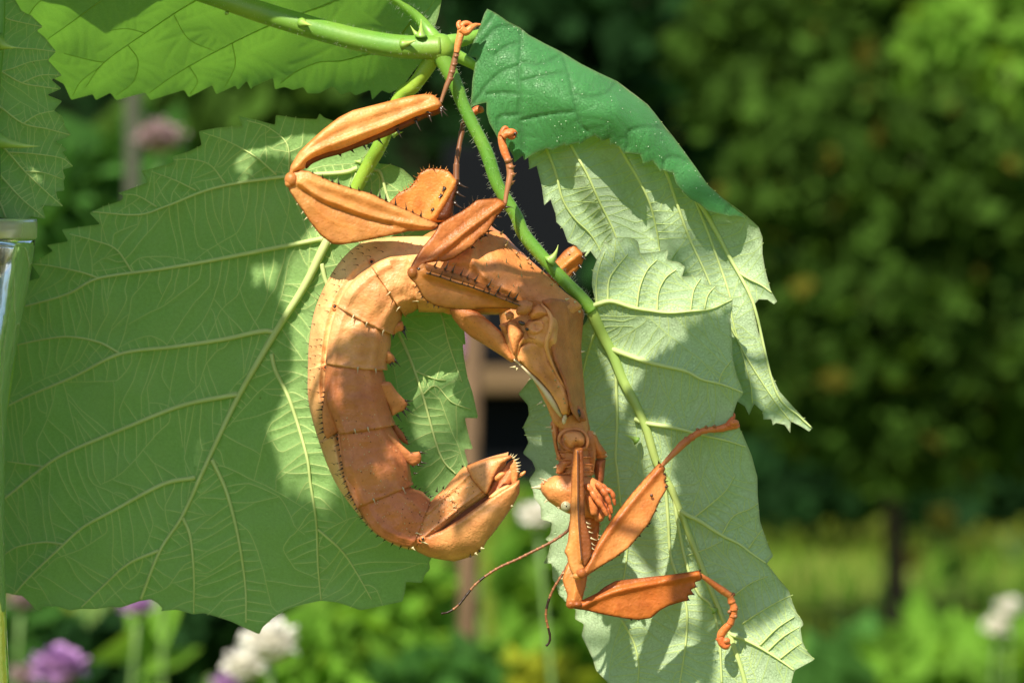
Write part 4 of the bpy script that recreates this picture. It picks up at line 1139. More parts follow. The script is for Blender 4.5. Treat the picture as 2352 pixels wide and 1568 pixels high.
# hip of the bent leg: dome, folded membrane, small plates
puff(z9((352, 198), (372, 150), (424, 128), (474, 160), (492, 196), (432, 222), (372, 236)), Flat(-100), 13, 22, 0, [(z9((372, 200), (430, 180), (480, 190)), 3, 8)], 1.5, 3.8, (.98, .80, .62), (.7, .5, .4), 3, wave=3)
puff(z9((328, 272), (350, 236), (420, 222), (474, 206), (496, 250), (488, 320), (452, 372), (400, 372), (352, 345)), Flat(-92), 9, 24, 0, [
    (z9((350, 300), (380, 250), (430, 240), (452, 280), (420, 310), (380, 300)), 4, 4), (z9((340, 320), (400, 335), (460, 310)), -5, 4), (z9((470, 215), (478, 260), (462, 330)), -6, 4), (z9((400, 260), (410, 285)), -4, 4)], 1.4, 3.4, (1.02, .92, .86), (.62, .42, .34), 3, wave=5)
puff(z9((284, 238), (310, 235), (338, 252), (330, 270), (300, 268)), Flat(-104), 2, 6, 1, (), 1, 3, (2, 1.5, 1.2)); puff(z9((332, 284), (350, 280), (362, 296), (350, 306), (335, 300)), Flat(-106), 2, 5, 1, (), 1, 3)
puff(z9((215, 245), (240, 225), (278, 250), (300, 290), (328, 320), (300, 372), (284, 430), (262, 470), (240, 420), (222, 330)), Flat(-84), 9, 16, 0, [(z9((225, 250), (240, 340), (262, 440)), 4, 5)], 1.5, 4, (.98, .82, .66), (.75, .55, .42), 3, wave=4)
puff(z9((160, 268), (190, 250), (222, 250), (226, 300), (212, 325), (180, 292)), Flat(-62), 7, 12, 0, (), 1.4, 4, (1.05, .92, .84), wave=4)
puff(z9((205, 190), (236, 172), (262, 190), (262, 222), (236, 232), (212, 224)), Flat(-92), 7, 12, 0, [(z9((215, 200), (250, 215)), -3, 4)], 1.4, 3.6, (1.0, .84, .76), wave=4)
puff(z9((272, 170), (310, 140), (345, 130), (362, 160), (352, 195), (312, 202), (280, 200)), Flat(-110), 8, 13, 0, [(z9((300, 150), (320, 195)), -4, 4), (z9((335, 140), (340, 190)), 3, 4)], 1.4, 3.6, (.98, .84, .76), (.6, .42, .36), 3, wave=4)
row(pr2(z9, ((242, 300), (232, 286)), ((250, 298), (256, 284)), ((280, 318), (290, 306)), ((210, 192), (198, 184)), ((365, 110), (366, 88)), ((392, 118), (398, 100)), ((372, 138), (384, 120)), ((340, 112), (334, 98)), ((525, 180), (530, 168)), ((600, 98), (628, 90)), ((690, 178), (696, 168)), ((660, 116), (672, 108)), ((704, 440), (732, 436)), ((270, 540), (232, 542)), ((282, 550), (276, 562)), ((445, 768), (408, 790)), ((372, 615), (352, 630)), ((460, 792), (458, 802))), 2.4, 4, -70)
# -------- leg up to the stalk (upper left)
knee1 = (661, 410)
fem = z1((145, 1078), (150, 1130), (192, 1195), (235, 1255), (280, 1325), (340, 1402), (410, 1452), (470, 1457), (560, 1442), (640, 1426), (760, 1402), (860, 1377), (960, 1372), (1015, 1368), (1045, 1345), (1032, 1328), (960, 1298), (880, 1258), (820, 1235), (740, 1198), (640, 1150), (560, 1130), (480, 1105), (400, 1078), (330, 1045), (280, 1022), (230, 1012), (190, 1018), (155, 1045))
TF1 = Lin((1006, 520), -86, knee1, -118)
puff(fem, TF1, 3.5, 10, 3, [(z1((210, 1085), (330, 1165), (500, 1232), (700, 1298), (1000, 1352)), 9, 7), (z1((215, 1115), (330, 1200), (520, 1275), (760, 1345)), -2, 3), (z1((260, 1200), (400, 1310), (600, 1370)), 1.5, 3), (z1((230, 1060), (420, 1120), (640, 1190), (900, 1300)), 6, 12), (z1((230, 1130), (360, 1215), (560, 1290), (760, 1330)), -4, 10)], 1.6, 4.5, (1.05, 1.06, 1.08), (.36, .24, .2), 1.8, wave=2.5)
edge_spines(z1((270, 1022), (330, 1045), (400, 1078), (480, 1105), (560, 1130), (640, 1150), (740, 1198), (820, 1235), (880, 1258), (960, 1298)), 21, 10, 2.0, 1, lambda P: TF1(P) - 4, 1, 31, -.5)
edge_spines(z1((192, 1195), (235, 1255), (280, 1325), (340, 1402), (410, 1452)), 17, 6, 1.6, 4, TF1, -1, 32, .2)
BODY.ball((668, 412, -120), (15, 17, 13), 3, (.9, .8, .75)); BODY.ball((663, 420, -122), (9, 11, 8), 3, (1.1, 1.0, 1.0))
tib = z1((150, 1048), (163, 985), (212, 905), (270, 848), (350, 775), (450, 698), (530, 658), (600, 640), (680, 620), (780, 594), (880, 570), (960, 560), (1015, 566), (1042, 592), (1066, 628), (1045, 650), (985, 668), (905, 696), (800, 742), (690, 795), (600, 832), (520, 866), (450, 892), (380, 908), (300, 938), (255, 965), (248, 1006), (205, 1018), (168, 1045))
TT1 = Lin(knee1, -118, (1014, 240), -52)
puff(tib, TT1, 4.5, 11, 3, [(z1((190, 1000), (300, 905), (480, 830), (700, 750), (900, 670), (1040, 615)), 10, 8), (z1((215, 985), (320, 920), (500, 860), (720, 785), (930, 690)), -2.5, 3), (z1((230, 930), (330, 850), (500, 760), (720, 680), (960, 600)), -2, 3), (z1((240, 900), (400, 775), (600, 690), (900, 600)), 5, 16)], 1.6, 4.5, (1.16, 1.26, 1.42), (.9, .7, .6), 2.5, wave=2)
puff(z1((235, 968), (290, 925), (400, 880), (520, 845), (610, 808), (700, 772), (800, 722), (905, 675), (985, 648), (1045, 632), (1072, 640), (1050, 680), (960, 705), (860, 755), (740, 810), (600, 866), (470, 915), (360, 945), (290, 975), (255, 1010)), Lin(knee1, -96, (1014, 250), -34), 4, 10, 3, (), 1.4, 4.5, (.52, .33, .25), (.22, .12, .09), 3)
row(pr2(z1, ((1052, 640), (1103, 696)), ((1062, 636), (1096, 662)), ((1058, 655), (1066, 702)), ((988, 688), (1004, 732)), ((905, 712), (941, 786)), ((796, 768), (826, 824)), ((684, 826), (718, 866)), ((598, 862), (617, 896)), ((524, 890), (544, 914)), ((455, 918), (465, 936)), ((960, 660), (1010, 678)), ((890, 694), (938, 702)), ((790, 742), (812, 748))), 3.2, 1, -60, -8, .12)
edge_spines(z1((960, 560), (1015, 566), (1042, 592)), 7, 4, 1.2, 3, -52, 1, 33)
q = limb(z1((1056, 612), (1066, 580), (1088, 520), (1108, 472), (1122, 425), (1136, 372), (1150, 312)), [-46, -40, -36], [4.2, 4.6, 6, 6.8, 7.2, 7.2, 6.2], 5, (.85, .8, .8), 0)
for p, d in (((1112, 470), 12), ((1122, 430), 12), ((1134, 385), 10), ((1146, 335), 9)):
    c = z1(p)[0]; BODY.ball((c[0], c[1], -40), (d * .66, d * .6, 7), 5, (.8, .75, .75)); BODY.spine((c[0] + 4, c[1], -42), (c[0] + 10, c[1] - 4, -42), 2.6, 5, .1, 6, (.7, .62, .6))
limb(z1((1150, 315), (1160, 262), (1172, 215), (1180, 170), (1184, 138)), [-38, -36, -32], [6.5, 8, 8.5, 9, 6], 0, (1.0, .80, .62))
limb(z1((1172, 172), (1205, 190), (1235, 168), (1262, 152), (1292, 148)), [-40, -34, -20], [9, 10, 8, 5.5, 2.5], 0, (.98, .72, .5))
limb(z1((1180, 160), (1192, 142), (1215, 138), (1240, 148)), [-38, -34, -28], [6, 6, 5, 4], 0, (.98, .72, .55))
limb(z1((1170, 170), (1160, 150), (1164, 134), (1175, 128)), [-38, -36, -34], [6, 5, 4.5, 3], 0, (.9, .66, .5))

# -------- hind leg behind the stalk
hl = z1((740, 1215), (765, 1190), (805, 1148), (870, 1118), (908, 1070), (930, 1030), (980, 1003), (1050, 1005), (1100, 1015), (1130, 1045), (1160, 1070), (1160, 1120), (1140, 1190), (1130, 1260), (1118, 1320), (940, 1330), (800, 1280))
puff(hl, Flat(12), 2, 8, 3, [(z1((1140, 1080), (1100, 1150), (1050, 1230), (1000, 1310)), 20, 14)], 1.6, 4.5, (1.15, 1.05, .8), (.6, .35, .2), 3, wave=2)
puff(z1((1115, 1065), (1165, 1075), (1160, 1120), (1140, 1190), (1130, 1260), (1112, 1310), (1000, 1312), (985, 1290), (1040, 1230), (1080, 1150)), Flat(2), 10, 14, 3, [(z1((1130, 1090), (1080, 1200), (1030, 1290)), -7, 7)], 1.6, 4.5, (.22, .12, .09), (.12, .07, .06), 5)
row(pr2(z1, ((1160, 1092), (1222, 1118)), ((1150, 1145), (1206, 1174)), ((1135, 1205), (1192, 1242)), ((1080, 1120), (1062, 1148)), ((1060, 1165), (1040, 1182)), ((1010, 1250), (992, 1256))), 4.0, 1, -4, -8, .25)
edge_spines(z1((805, 1148), (870, 1118), (908, 1070), (930, 1030), (980, 1003), (1050, 1005), (1100, 1015)), 8, 6, 1.5, 3, 10, 1, 41, .1)
limb(z1((1148, 1075), (1150, 980), (1164, 885), (1178, 805), (1192, 735)), [8, 22, 40], [9, 7, 6.4, 6.6, 7], 5, (.62, .5, .42), 3.5)
limb(z1((1192, 735), (1225, 690), (1262, 660), (1290, 650), (1300, 668)), [40, 36, 30], [6, 7, 9, 9, 6], 0, (.9, .55, .4))

# -------- far leg showing beyond the stalk
puff(tE((1360, 400), (1440, 270), (1530, 165), (1605, 108), (1650, 160), (1680, 190), (1655, 260), (1600, 325), (1545, 362), (1480, 420)), Flat(74), 7, 16, 3, [(tE((1420, 380), (1530, 270), (1640, 180)), 13, 10)], 1.6, 4.5, (.92, .74, .5), (.5, .3, .22), 3)
row(pr2(tE, ((1660, 200), (1690, 222)), ((1640, 262), (1658, 280)), ((1600, 312), (1618, 330)), ((1590, 195), (1560, 182)), ((1560, 240), (1528, 238)), ((1530, 295), (1500, 285)), ((1670, 180), (1690, 165))), 3.4, 1, 66, -8)

# -------- bent middle leg in front
kn3 = (941, 632)
tb3 = z1((1040, 1340), (1120, 1290), (1170, 1264), (1220, 1230), (1270, 1190), (1330, 1184), (1390, 1178), (1425, 1192), (1452, 1222), (1428, 1250), (1388, 1290), (1362, 1335), (1332, 1384), (1284, 1420), (1240, 1470), (1190, 1502), (1130, 1542), (1060, 1562)) + z2((1000, 332), (900, 348), (882, 366), (855, 405), (822, 436), (795, 452), (786, 412), (800, 370), (832, 308), (880, 240), (940, 170), (985, 105))
T3 = Lin(kn3, -150, (1158, 466), -64)
puff(tb3, T3, 3.5, 10, 3, [(z1((950, 1590), (1080, 1480), (1200, 1380), (1320, 1290), (1420, 1215)), 9, 6), (z1((1080, 1520), (1220, 1410), (1340, 1310)), -2, 3), (z1((1060, 1430), (1200, 1320), (1320, 1230)), -2, 3)], 1.6, 4.5, (.84, .64, .52), (.24, .14, .12), 2.0, wave=2.5)
edge_spines(z1((1120, 1290), (1170, 1264), (1220, 1230), (1270, 1190), (1330, 1184), (1390, 1178)), 13, 7, 1.7, 1, T3, 1, 51, .5)
row(pr2(z1, ((1440, 1235), (1488, 1238)), ((1428, 1250), (1442, 1262)), ((1395, 1290), (1424, 1296)), ((1362, 1332), (1392, 1352)), ((1335, 1380), (1372, 1374)), ((1284, 1418), (1340, 1406)), ((1320, 1400), (1336, 1410)), ((1240, 1470), (1262, 1480))), 3.0, 1, -74, -4, -.35)
fm3 = z2((792, 445), (830, 482), (850, 512), (872, 562), (905, 596), (960, 626), (1020, 642), (1100, 652), (1200, 654), (1300, 646), (1400, 645), (1480, 652), (1535, 660), (1570, 640), (1562, 605), (1500, 588), (1420, 548), (1340, 520), (1260, 478), (1180, 440), (1100, 415), (1020, 388), (960, 366), (915, 350), (870, 345), (820, 400))
F3 = Lin(kn3, -150, (1200, 700), -108)
puff(fm3, F3, 4, 10, 3, [(z2((900, 415), (1000, 440), (1100, 475), (1200, 505), (1350, 560), (1530, 625)), 15, 8), (z2((930, 380), (1060, 430), (1200, 480), (1350, 540), (1500, 600)), -5, 9), (z2((1000, 560), (1200, 600), (1400, 620)), 4, 22)], 1.6, 4.2, (1, .95, .88), (.28, .17, .14), 1.8, wave=2)
q = spl(z2((905, 412), (1000, 440), (1100, 475), (1200, 505), (1350, 560), (1525, 628)), 60)
BODY.tube(np.c_[q, F3(q) - 23], 2.2, 6, 1, (4, 2.6, 1.8))
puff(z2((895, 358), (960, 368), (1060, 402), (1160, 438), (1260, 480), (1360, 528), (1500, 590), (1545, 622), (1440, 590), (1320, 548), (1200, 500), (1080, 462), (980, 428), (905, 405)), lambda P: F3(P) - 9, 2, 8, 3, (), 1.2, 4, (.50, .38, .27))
edge_spines(z2((930, 358), (1060, 402), (1160, 438), (1260, 480), (1360, 528), (1500, 590)), 24, 12, 2.4, 1, lambda P: F3(P) - 14, 1, 52, .1)
edge_spines(z2((905, 412), (1000, 440), (1100, 475), (1200, 505), (1350, 560), (1500, 618)), 20, 8, 1.8, 1, lambda P: F3(P) - 24, 1, 53, .1)
edge_spines(z2((830, 482), (850, 512), (872, 562), (905, 596), (960, 626), (1020, 642)), 14, 6, 1.6, 1, F3, -1, 54, .3)
BODY.ball((947, 626, -152), (12, 14, 11), 3, (.75, .6, .55)); BODY.ball((962, 618, -150), (5, 4, 4), 1)
puff(z2((1500, 600), (1560, 590), (1610, 610), (1600, 660), (1560, 690), (1500, 680)), Flat(-116), 9, 14, 0, (), 1.4, 4, (.85, .72, .66), wave=4)
limb(z1((1438, 1215), (1448, 1150), (1462, 1085), (1470, 1030), (1462, 965)), [-62, -54, -44], [5, 5.4, 7.2, 8.4, 8.4], 5, (1.15, 1.0, .9))
for p in ((1470, 1085), (1478, 1040), (1472, 995), (1455, 955)):
    c = z1(p)[0]; BODY.ball((c[0], c[1], -50), (8.4, 7, 8), 5, (1.15, 1, .9)); BODY.spine((c[0] + 5, c[1], -52), (c[0] + 12, c[1] - 4, -52), 2.8, 5, .1, 6, (.9, .8, .7))
limb(z1((1462, 965), (1440, 915), (1424, 860), (1418, 820), (1422, 790)), [-46, -42, -40], [8, 9, 9.5, 9, 8], 0, (.98, .68, .5))
limb(z1((1418, 810), (1424, 780), (1440, 760), (1458, 768)), [-44, -42, -40], [7, 6, 5, 3], 0, (.9, .55, .4))
limb(z1((1425, 815), (1455, 790), (1490, 785), (1508, 800)), [-50, -50, -46], [9, 9, 7, 3.5], 0, (1, .66, .48))
BODY.ball(z1((1462, 795))[0] + (-52,), (12, 8, 8), 0, (1.05, .72, .6)); BODY.ball(z1((1478, 815))[0] + (-46,), (10, 7, 7), 0, (.95, .55, .4))
row(pr2(z1, ((1498, 792), (1513, 824)),), 3.0, 1, -50)

# -------- neck, head, front legs
limb(z4((800, 110), (820, 160), (830, 260), (838, 350), (848, 440)), [-10, -8, -4, 0], [38, 36, 36, 38, 40], 0, (.96, .84, .74), 0, 80, 24)
for y, k in ((300, 1), (345, 1), (385, 1), (420, 1)):
    P = [(z4((838, y))[0][0] + 43 * math.cos(a), z4((838, y))[0][1] + 3 * math.sin(a * 2), -4 + 43 * math.sin(a)) for a in np.linspace(0, 2 * math.pi, 33)]
    BODY.tube(np.array(P), 1.8, 6, 0, (.9, .72, .6))
puff(z8((188, 140), (210, 112), (255, 112), (278, 150), (252, 190), (262, 230), (246, 290), (262, 370), (292, 420), (272, 452), (246, 432), (222, 335), (204, 232)), Flat(-22), 9, 14, 0, [(z8((215, 200), (235, 320), (270, 430)), 4, 5)], 1.4, 3.6, (.95, .76, .62), (.7, .5, .42), 3, wave=4)
puff(z8((480, 190), (540, 205), (560, 240), (560, 420), (545, 520), (530, 570), (470, 570), (440, 400)), Flat(-12), 10, 18, 0, [(z8((470, 480), (540, 470)), -4, 4), (z8((470, 520), (535, 525)), -4, 4)], 1.4, 4, (.90, .68, .52), wave=4)
# cup and dome of the near front hip
P = z8((262, 300), (268, 245), (300, 208), (350, 190), (420, 192), (468, 222), (490, 275), (482, 330), (450, 352))
BODY.tube(np.c_[spl(P, 60), np.linspace(-40, -46, 60)], [4, 5, 4.5, 4, 4, 4.5, 5, 4], 10, 0, (.95, .80, .70))
puff(z8((250, 290), (300, 210), (360, 196), (440, 205), (486, 262), (478, 330), (430, 352), (380, 392), (330, 380), (280, 340)), Flat(-36), 10, 18, 0, [(z8((275, 250), (300, 330)), -8, 7), (z8((262, 310), (320, 362), (372, 384)), 6, 5)], 1.4, 3.6, (.84, .64, .54), (.55, .38, .32), 3, wave=5)
puff(z8((292, 232), (320, 206), (390, 200), (440, 214), (472, 262), (468, 310), (438, 330), (392, 322), (372, 350), (342, 342), (306, 296)), Flat(-54), 13, 18, 0, [(z8((380, 330), (400, 308), (440, 312)), -5, 4), (z8((330, 320), (360, 340)), 3, 4)], 1.5, 3.4, (1.02, .86, .70), (.72, .54, .44), 3, wave=3)
puff(z8((388, 252), (406, 252), (408, 266), (390, 270)), Flat(-68), 2, 4, 0, (), .8, 2.5, (.45, .28, .2)); BODY.ball(z8((397, 281))[0] + (-68,), (1.7, 1.6, 1.4), 1, (1, 1, 1), 6, 4)
BODY.ball(z8((312, 270))[0] + (-62,), (2, 2, 2), 4); BODY.ball(z8((455, 292))[0] + (-62,), (1.4, 1.4, 1.4), 4)
# folded lobes under the cup
puff(z8((262, 380), (300, 372), (352, 398), (372, 425), (340, 440), (290, 430)), Flat(-30), 9, 14, 0, [(z8((275, 385), (350, 425)), -4, 4)], 1.4, 3.4, (.90, .70, .58), wave=4)
puff(z8((238, 520), (246, 480), (276, 440), (326, 432), (372, 425), (376, 470), (326, 494), (304, 536), (270, 556), (242, 548)), Flat(-34), 9, 14, 0, [(z8((262, 470), (256, 530)), -3, 5), (z8((300, 450), (320, 480)), 4, 5)], 1.4, 3.4, (.98, .76, .62), (.7, .5, .42), 3, wave=4)
puff(z8((300, 500), (360, 490), (372, 540), (340, 560), (300, 548)), Flat(-24), 8, 12, 0, [(z8((305, 520), (365, 515)), -4, 3)], 1.4, 3.4, (.95, .75, .6), wave=3)
row(pr2(z8, ((200, 172), (148, 176)), ((215, 200), (185, 208)), ((240, 496), (212, 500)), ((545, 225), (560, 206)), ((640, 395), (662, 412)), ((555, 232), (530, 214))), 2.2, 4, -30)
# far front hip and stub
puff(z8((498, 215), (545, 212), (572, 250), (585, 290), (620, 340), (648, 378), (656, 412), (610, 432), (550, 428), (530, 380), (515, 300)), Lin((1350, 990), -14, (1395, 1050), 10), 10, 18, 0, [(z8((540, 240), (570, 320), (600, 400)), 4, 8), (z8((545, 405), (600, 395), (650, 390)), -5, 4)], 1.4, 3.8, (.88, .64, .48), (.6, .42, .34), 3, wave=4)
puff(z8((540, 440), (580, 425), (642, 424), (634, 490), (624, 600), (600, 700), (556, 690), (552, 590), (536, 500)), Flat(18), 8, 14, 0, [(z8((600, 440), (590, 560), (575, 680)), 4, 6)], 1.4, 3.8, (.62, .42, .34), (.4, .27, .22), 3, wave=3)
# head
hd = z4((642, 490), (665, 468), (720, 440), (790, 426), (870, 436), (930, 446), (985, 478), (1020, 530), (1030, 590), (1010, 640), (965, 680), (915, 668), (870, 664), (830, 656), (790, 640), (740, 612), (690, 576), (655, 530))
puff(hd, TPS([(1240, 1115, -18), (1300, 1130, -28), (1390, 1150, -20), (1320, 1185, -24)]), 34, 52, 0, [(z4((900, 560), (930, 620), (965, 672)), -8, 7)], 2, 4, (1, .84, .70), (.9, .7, .55), 4, wave=3)
BODY.spine(z4((650, 500))[0] + (-22,), z4((596, 504))[0] + (-24,), 6, 4, 0, 8)
row(pr2(z4, ((690, 470), (640, 450)), ((685, 572), (668, 590)), ((755, 606), (745, 622)), ((668, 480), (650, 462)), ((745, 610), (760, 612))), 2.4, 4, -34)
puff(z4((935, 640), (985, 600), (1005, 650), (985, 690), (945, 688)), Flat(-40), 9, 14, 0, (), 1.4, 4, (.9, .65, .5))
# near front leg
fa = z4((828, 285), (880, 285), (886, 400), (888, 550), (893, 680), (908, 730), (926, 800), (924, 880), (900, 935), (872, 972), (832, 990), (812, 955), (797, 900), (795, 880), (778, 855), (798, 800), (808, 700), (812, 600), (818, 450))
TA = Lin((1325, 1030), -74, (1330, 1320), -98)
puff(fa, TA, 4, 9, 3, [(z4((835, 960), (812, 870), (830, 760)), 2, 10, (1.12, 1.2, 1.25)), (z4((848, 290), (850, 450), (852, 640), (860, 780), (872, 900)), 9, 5)], 1.8, 4, (.98, .92, .82), (.6, .42, .34), 2.0)  # left face tinted paler for the sun on it
q = spl(z4((852, 300), (853, 450), (855, 640), (862, 760), (874, 900)), 50)
BODY.tube(np.c_[q, TA(q) - 17], 1.7, 6, 1, (3, 2, 1.6))
puff(z4((856, 300), (880, 290), (886, 400), (888, 550), (893, 680), (908, 730), (926, 800), (924, 880), (895, 930), (878, 930), (874, 860), (862, 740), (856, 600), (855, 450)), lambda P: TA(P) - 6.5, 2, 8, 3, (), 1.2, 4, (.50, .34, .26), (.4, .26, .2), 2)  # right face tinted dark brown, its unlit side put into the colour
edge_spines(z4((893, 680), (908, 730), (926, 800), (924, 880)), 13, 9, 2.0, 4, TA, 1, 61, .6)
BODY.ball(z4((850, 985))[0] + (-104,), (11, 8, 9), 3, (1.1, 1.1, 1.1)); BODY.ball(z4((872, 970))[0] + (-108,), (12, 12, 10), 3, (.7, .5, .42))
ta = z4((856, 992), (880, 952), (920, 880), (960, 800), (1010, 718), (1080, 620), (1150, 530), (1220, 450), (1280, 384), (1300, 366), (1332, 396), (1320, 425), (1340, 448), (1326, 470), (1348, 494), (1328, 530), (1302, 572), (1276, 632), (1246, 692), (1190, 762), (1130, 832), (1060, 884), (980, 932), (920, 972), (880, 998))
TTA = Lin((1330, 1325), -104, (1520, 1066), -22)
puff(ta, TTA, 3, 9, 3, [(z4((890, 975), (960, 840), (1050, 710), (1160, 570), (1308, 395)), 9, 8, (.78, .60, .50))], 1.4, 4.2, (1.10, .98, .90), (.32, .18, .16), 1.8, wave=2)  # shaft ridge tinted darker to paint in its shade
BODY.ball(z4((1255, 546))[0] + (-52,), (4, 4, 2), 1, (3, 2, 1.5))
row(pr2(z4, ((1325, 425), (1345, 446)), ((1328, 470), (1350, 466)), ((1330, 500), (1352, 494)), ((1300, 578), (1312, 582)), ((1240, 700), (1256, 690)), ((1232, 712), (1242, 716)), ((1295, 370), (1288, 350)), ((1190, 765), (1200, 772)), ((1278, 628), (1288, 632))), 2.2, 1, -40)
edge_spines(z4((920, 972), (980, 932), (1060, 884), (1130, 832), (1190, 762), (1246, 692)), 26, 4, 1.2, 1, TTA, 1, 62)
limb(z4((1312, 384), (1350, 342), (1390, 302), (1430, 262), (1455, 245)), [-22, -10, 0], [4.5, 6, 7.5, 9, 8.5], 0, (.92, .7, .55))
limb(z4((1445, 250), (1480, 225), (1520, 200), (1560, 190), (1600, 185)), [0, 10, 16], [8, 8.5, 8, 7.5, 7.5], 0, (.9, .66, .5), 3.99)
limb(z4((1595, 187), (1640, 180), (1680, 168), (1735, 168)), [16, 20, 22], [7, 8.5, 9.5, 5], 0, (.92, .60, .42))
limb(z4((1672, 170), (1690, 140), (1705, 110), (1702, 96)), [18, 18, 18], [9, 8, 5, 1.5], 0, (.8, .42, .28))
BODY.ball(z4((1704, 150))[0] + (14,), (12, 8, 9), 0, (.95, .62, .45))
for p in z4((1440, 232), (1505, 185), (1552, 172), (1598, 168)): BODY.ball((*p, 6), (4, 3.4, 4), 5, (1.2, 1.1, 1))
# other front leg
fb = z4((905, 630), (970, 665), (972, 720), (966, 780), (950, 840), (928, 905), (905, 980), (896, 1040), (882, 1090), (877, 1125), (820, 1158), (788, 1132), (796, 1085), (780, 1045), (768, 1002), (780, 960), (800, 910), (830, 800), (870, 700))
TB = Lin((1370, 1190), -10, (1315, 1390), -56)
puff(fb, TB, 4, 10, 3, [(z4((920, 680), (890, 860), (850, 1000), (830, 1120)), 9, 9), (z4((925, 740), (905, 790), (930, 810)), -4, 6)], 1.6, 4, (.98, .86, .72), (.6, .42, .32), 2.2, wave=3)
edge_spines(z4((970, 665), (972, 720), (966, 780), (950, 840), (928, 905), (905, 980), (882, 1090)), 12, 7, 1.8, 4, TB, 1, 63, .3)
edge_spines(z4((780, 960), (768, 1002), (780, 1045), (796, 1085)), 10, 5, 1.4, 4, TB, -1, 64)
tbx = z4((812, 1152), (868, 1120), (900, 1104), (960, 1076), (1000, 1042), (1060, 1010), (1130, 1002), (1230, 990), (1330, 980), (1420, 968), (1518, 952), (1532, 985), (1525, 1008), (1490, 1018), (1502, 1046), (1468, 1058), (1488, 1086), (1452, 1090), (1462, 1118), (1420, 1125), (1350, 1146), (1300, 1172), (1252, 1215), (1182, 1224), (1110, 1216), (1000, 1196), (900, 1172), (840, 1164))
TBX = Lin((1315, 1392), -62, (1610, 1315), -10)
puff(tbx, TBX, 3, 9, 3, [(z4((870, 1150), (960, 1105), (1060, 1068), (1200, 1035), (1350, 1008), (1515, 972)), 10, 8), (z4((960, 1085), (1080, 1030), (1300, 1000)), -4, 8)], 1.4, 4.2, (.84, .52, .30), (.28, .13, .09), 2.2, wave=2.5)
row(pr2(z4, ((1495, 1040), (1508, 1048)), ((1480, 1082), (1494, 1088)), ((1455, 1112), (1466, 1120)), ((1185, 1222), (1188, 1232)), ((1145, 1220), (1150, 1230)), ((1520, 955), (1518, 944)), ((985, 1062), (975, 1058))), 2.2, 1, -30)
BODY.ball(z4((818, 1140))[0] + (-66,), (13, 10, 10), 3, (.7, .5, .4)); BODY.ball(z4((850, 1140))[0] + (-68,), (12, 8, 9), 3, (.6, .4, .32))
limb(z4((1522, 980), (1560, 1005), (1600, 1034), (1640, 1062), (1682, 1090)), [-8, 10, 24], [5, 6.5, 7.5, 9, 8], 0, (.88, .64, .48))
limb(z4((1682, 1090), (1690, 1120), (1704, 1160), (1700, 1200), (1684, 1246)), [24, 32, 40], [8.5, 9, 9.5, 9, 8], 0, (.80, .52, .38), 3.99)
limb(z4((1684, 1246), (1655, 1275), (1634, 1305), (1628, 1332)), [40, 46, 50], [8, 9.5, 10, 8], 0, (.84, .52, .34))
limb(z4((1630, 1322), (1640, 1352), (1662, 1368), (1684, 1352)), [48, 46, 44], [10, 9, 8, 3], 0, (.78, .42, .26))
limb(z4((1634, 1330), (1614, 1332), (1606, 1326)), [48, 46, 44], [7, 4, 1.5], 0, (.6, .32, .22))
BODY.ball(z4((1664, 1338))[0] + (42,), (9, 8, 8), 0, (.95, .62, .5))
for p in z4((1716, 1160), (1712, 1205), (1700, 1085), (1680, 1180)): BODY.ball((*p, 30), (5, 5, 6), 5, (1, .9, .8))
# dust and grit on the abdomen
for q in range(260):
    u, m_ = rd.uniform(9.5, 18), rd.randint(2, 24)
    p = on_body(u, m_) + np.array((rd.uniform(-4, 4), rd.uniform(-4, 4), -.3))
    BODY.ball(p, rd.uniform(.9, 1.9), 2 if rd.random() < .7 else 1, (1, 1, .9), 5, 3)
puff(z8((470, 690), (500, 700), (540, 750), (575, 800), (588, 860), (570, 896), (520, 893), (490, 830), (470, 760)), Flat(-50), 12, 16, 0, [(z8((500, 720), (560, 830)), 3, 5)], 1.4, 3.6, (.90, .66, .50), (.6, .4, .3), 3, wave=3)
puff(z8((575, 700), (600, 700), (620, 750), (625, 800), (600, 790), (580, 750)), Flat(-44), 6, 10, 0, (), 1.2, 3.4, (.62, .36, .30))
BODY.build('body', M_INSECT, insect)

# parts of the head
m = Mat('insect eye')
d_ = m.n('VectorMath', operation='LENGTH'); m.l(m.obj(), d_.inputs[0])
M_EYE = m.done(m.bsdf(m.mix(1.0, (.42, .40, .25), m.tint(), 'MULTIPLY'), .25, .5))
g = Geo()
c = np.array(z4((789, 605))[0] + (-52,))
g.ball(c, (12, 12.5, 9), 0, (.95, .95, .95), 24, 16)
for q in (4.6, 7.4, 9.6):
    zc = -9 * math.sqrt(1 - (q / 12.3) ** 2) - .2
    g.tube(np.array([c + (q * math.cos(a), q * math.sin(a), zc) for a in np.linspace(0, 2 * math.pi, 25)]), .55, 5, 0, (.45, .40, .32))
g.ball(c + (.5, 0, -8.3), (2.4, 2.8, 1.6), 0, (.05, .03, .02), 10, 6)
g.build('eye', M_EYE, insect)

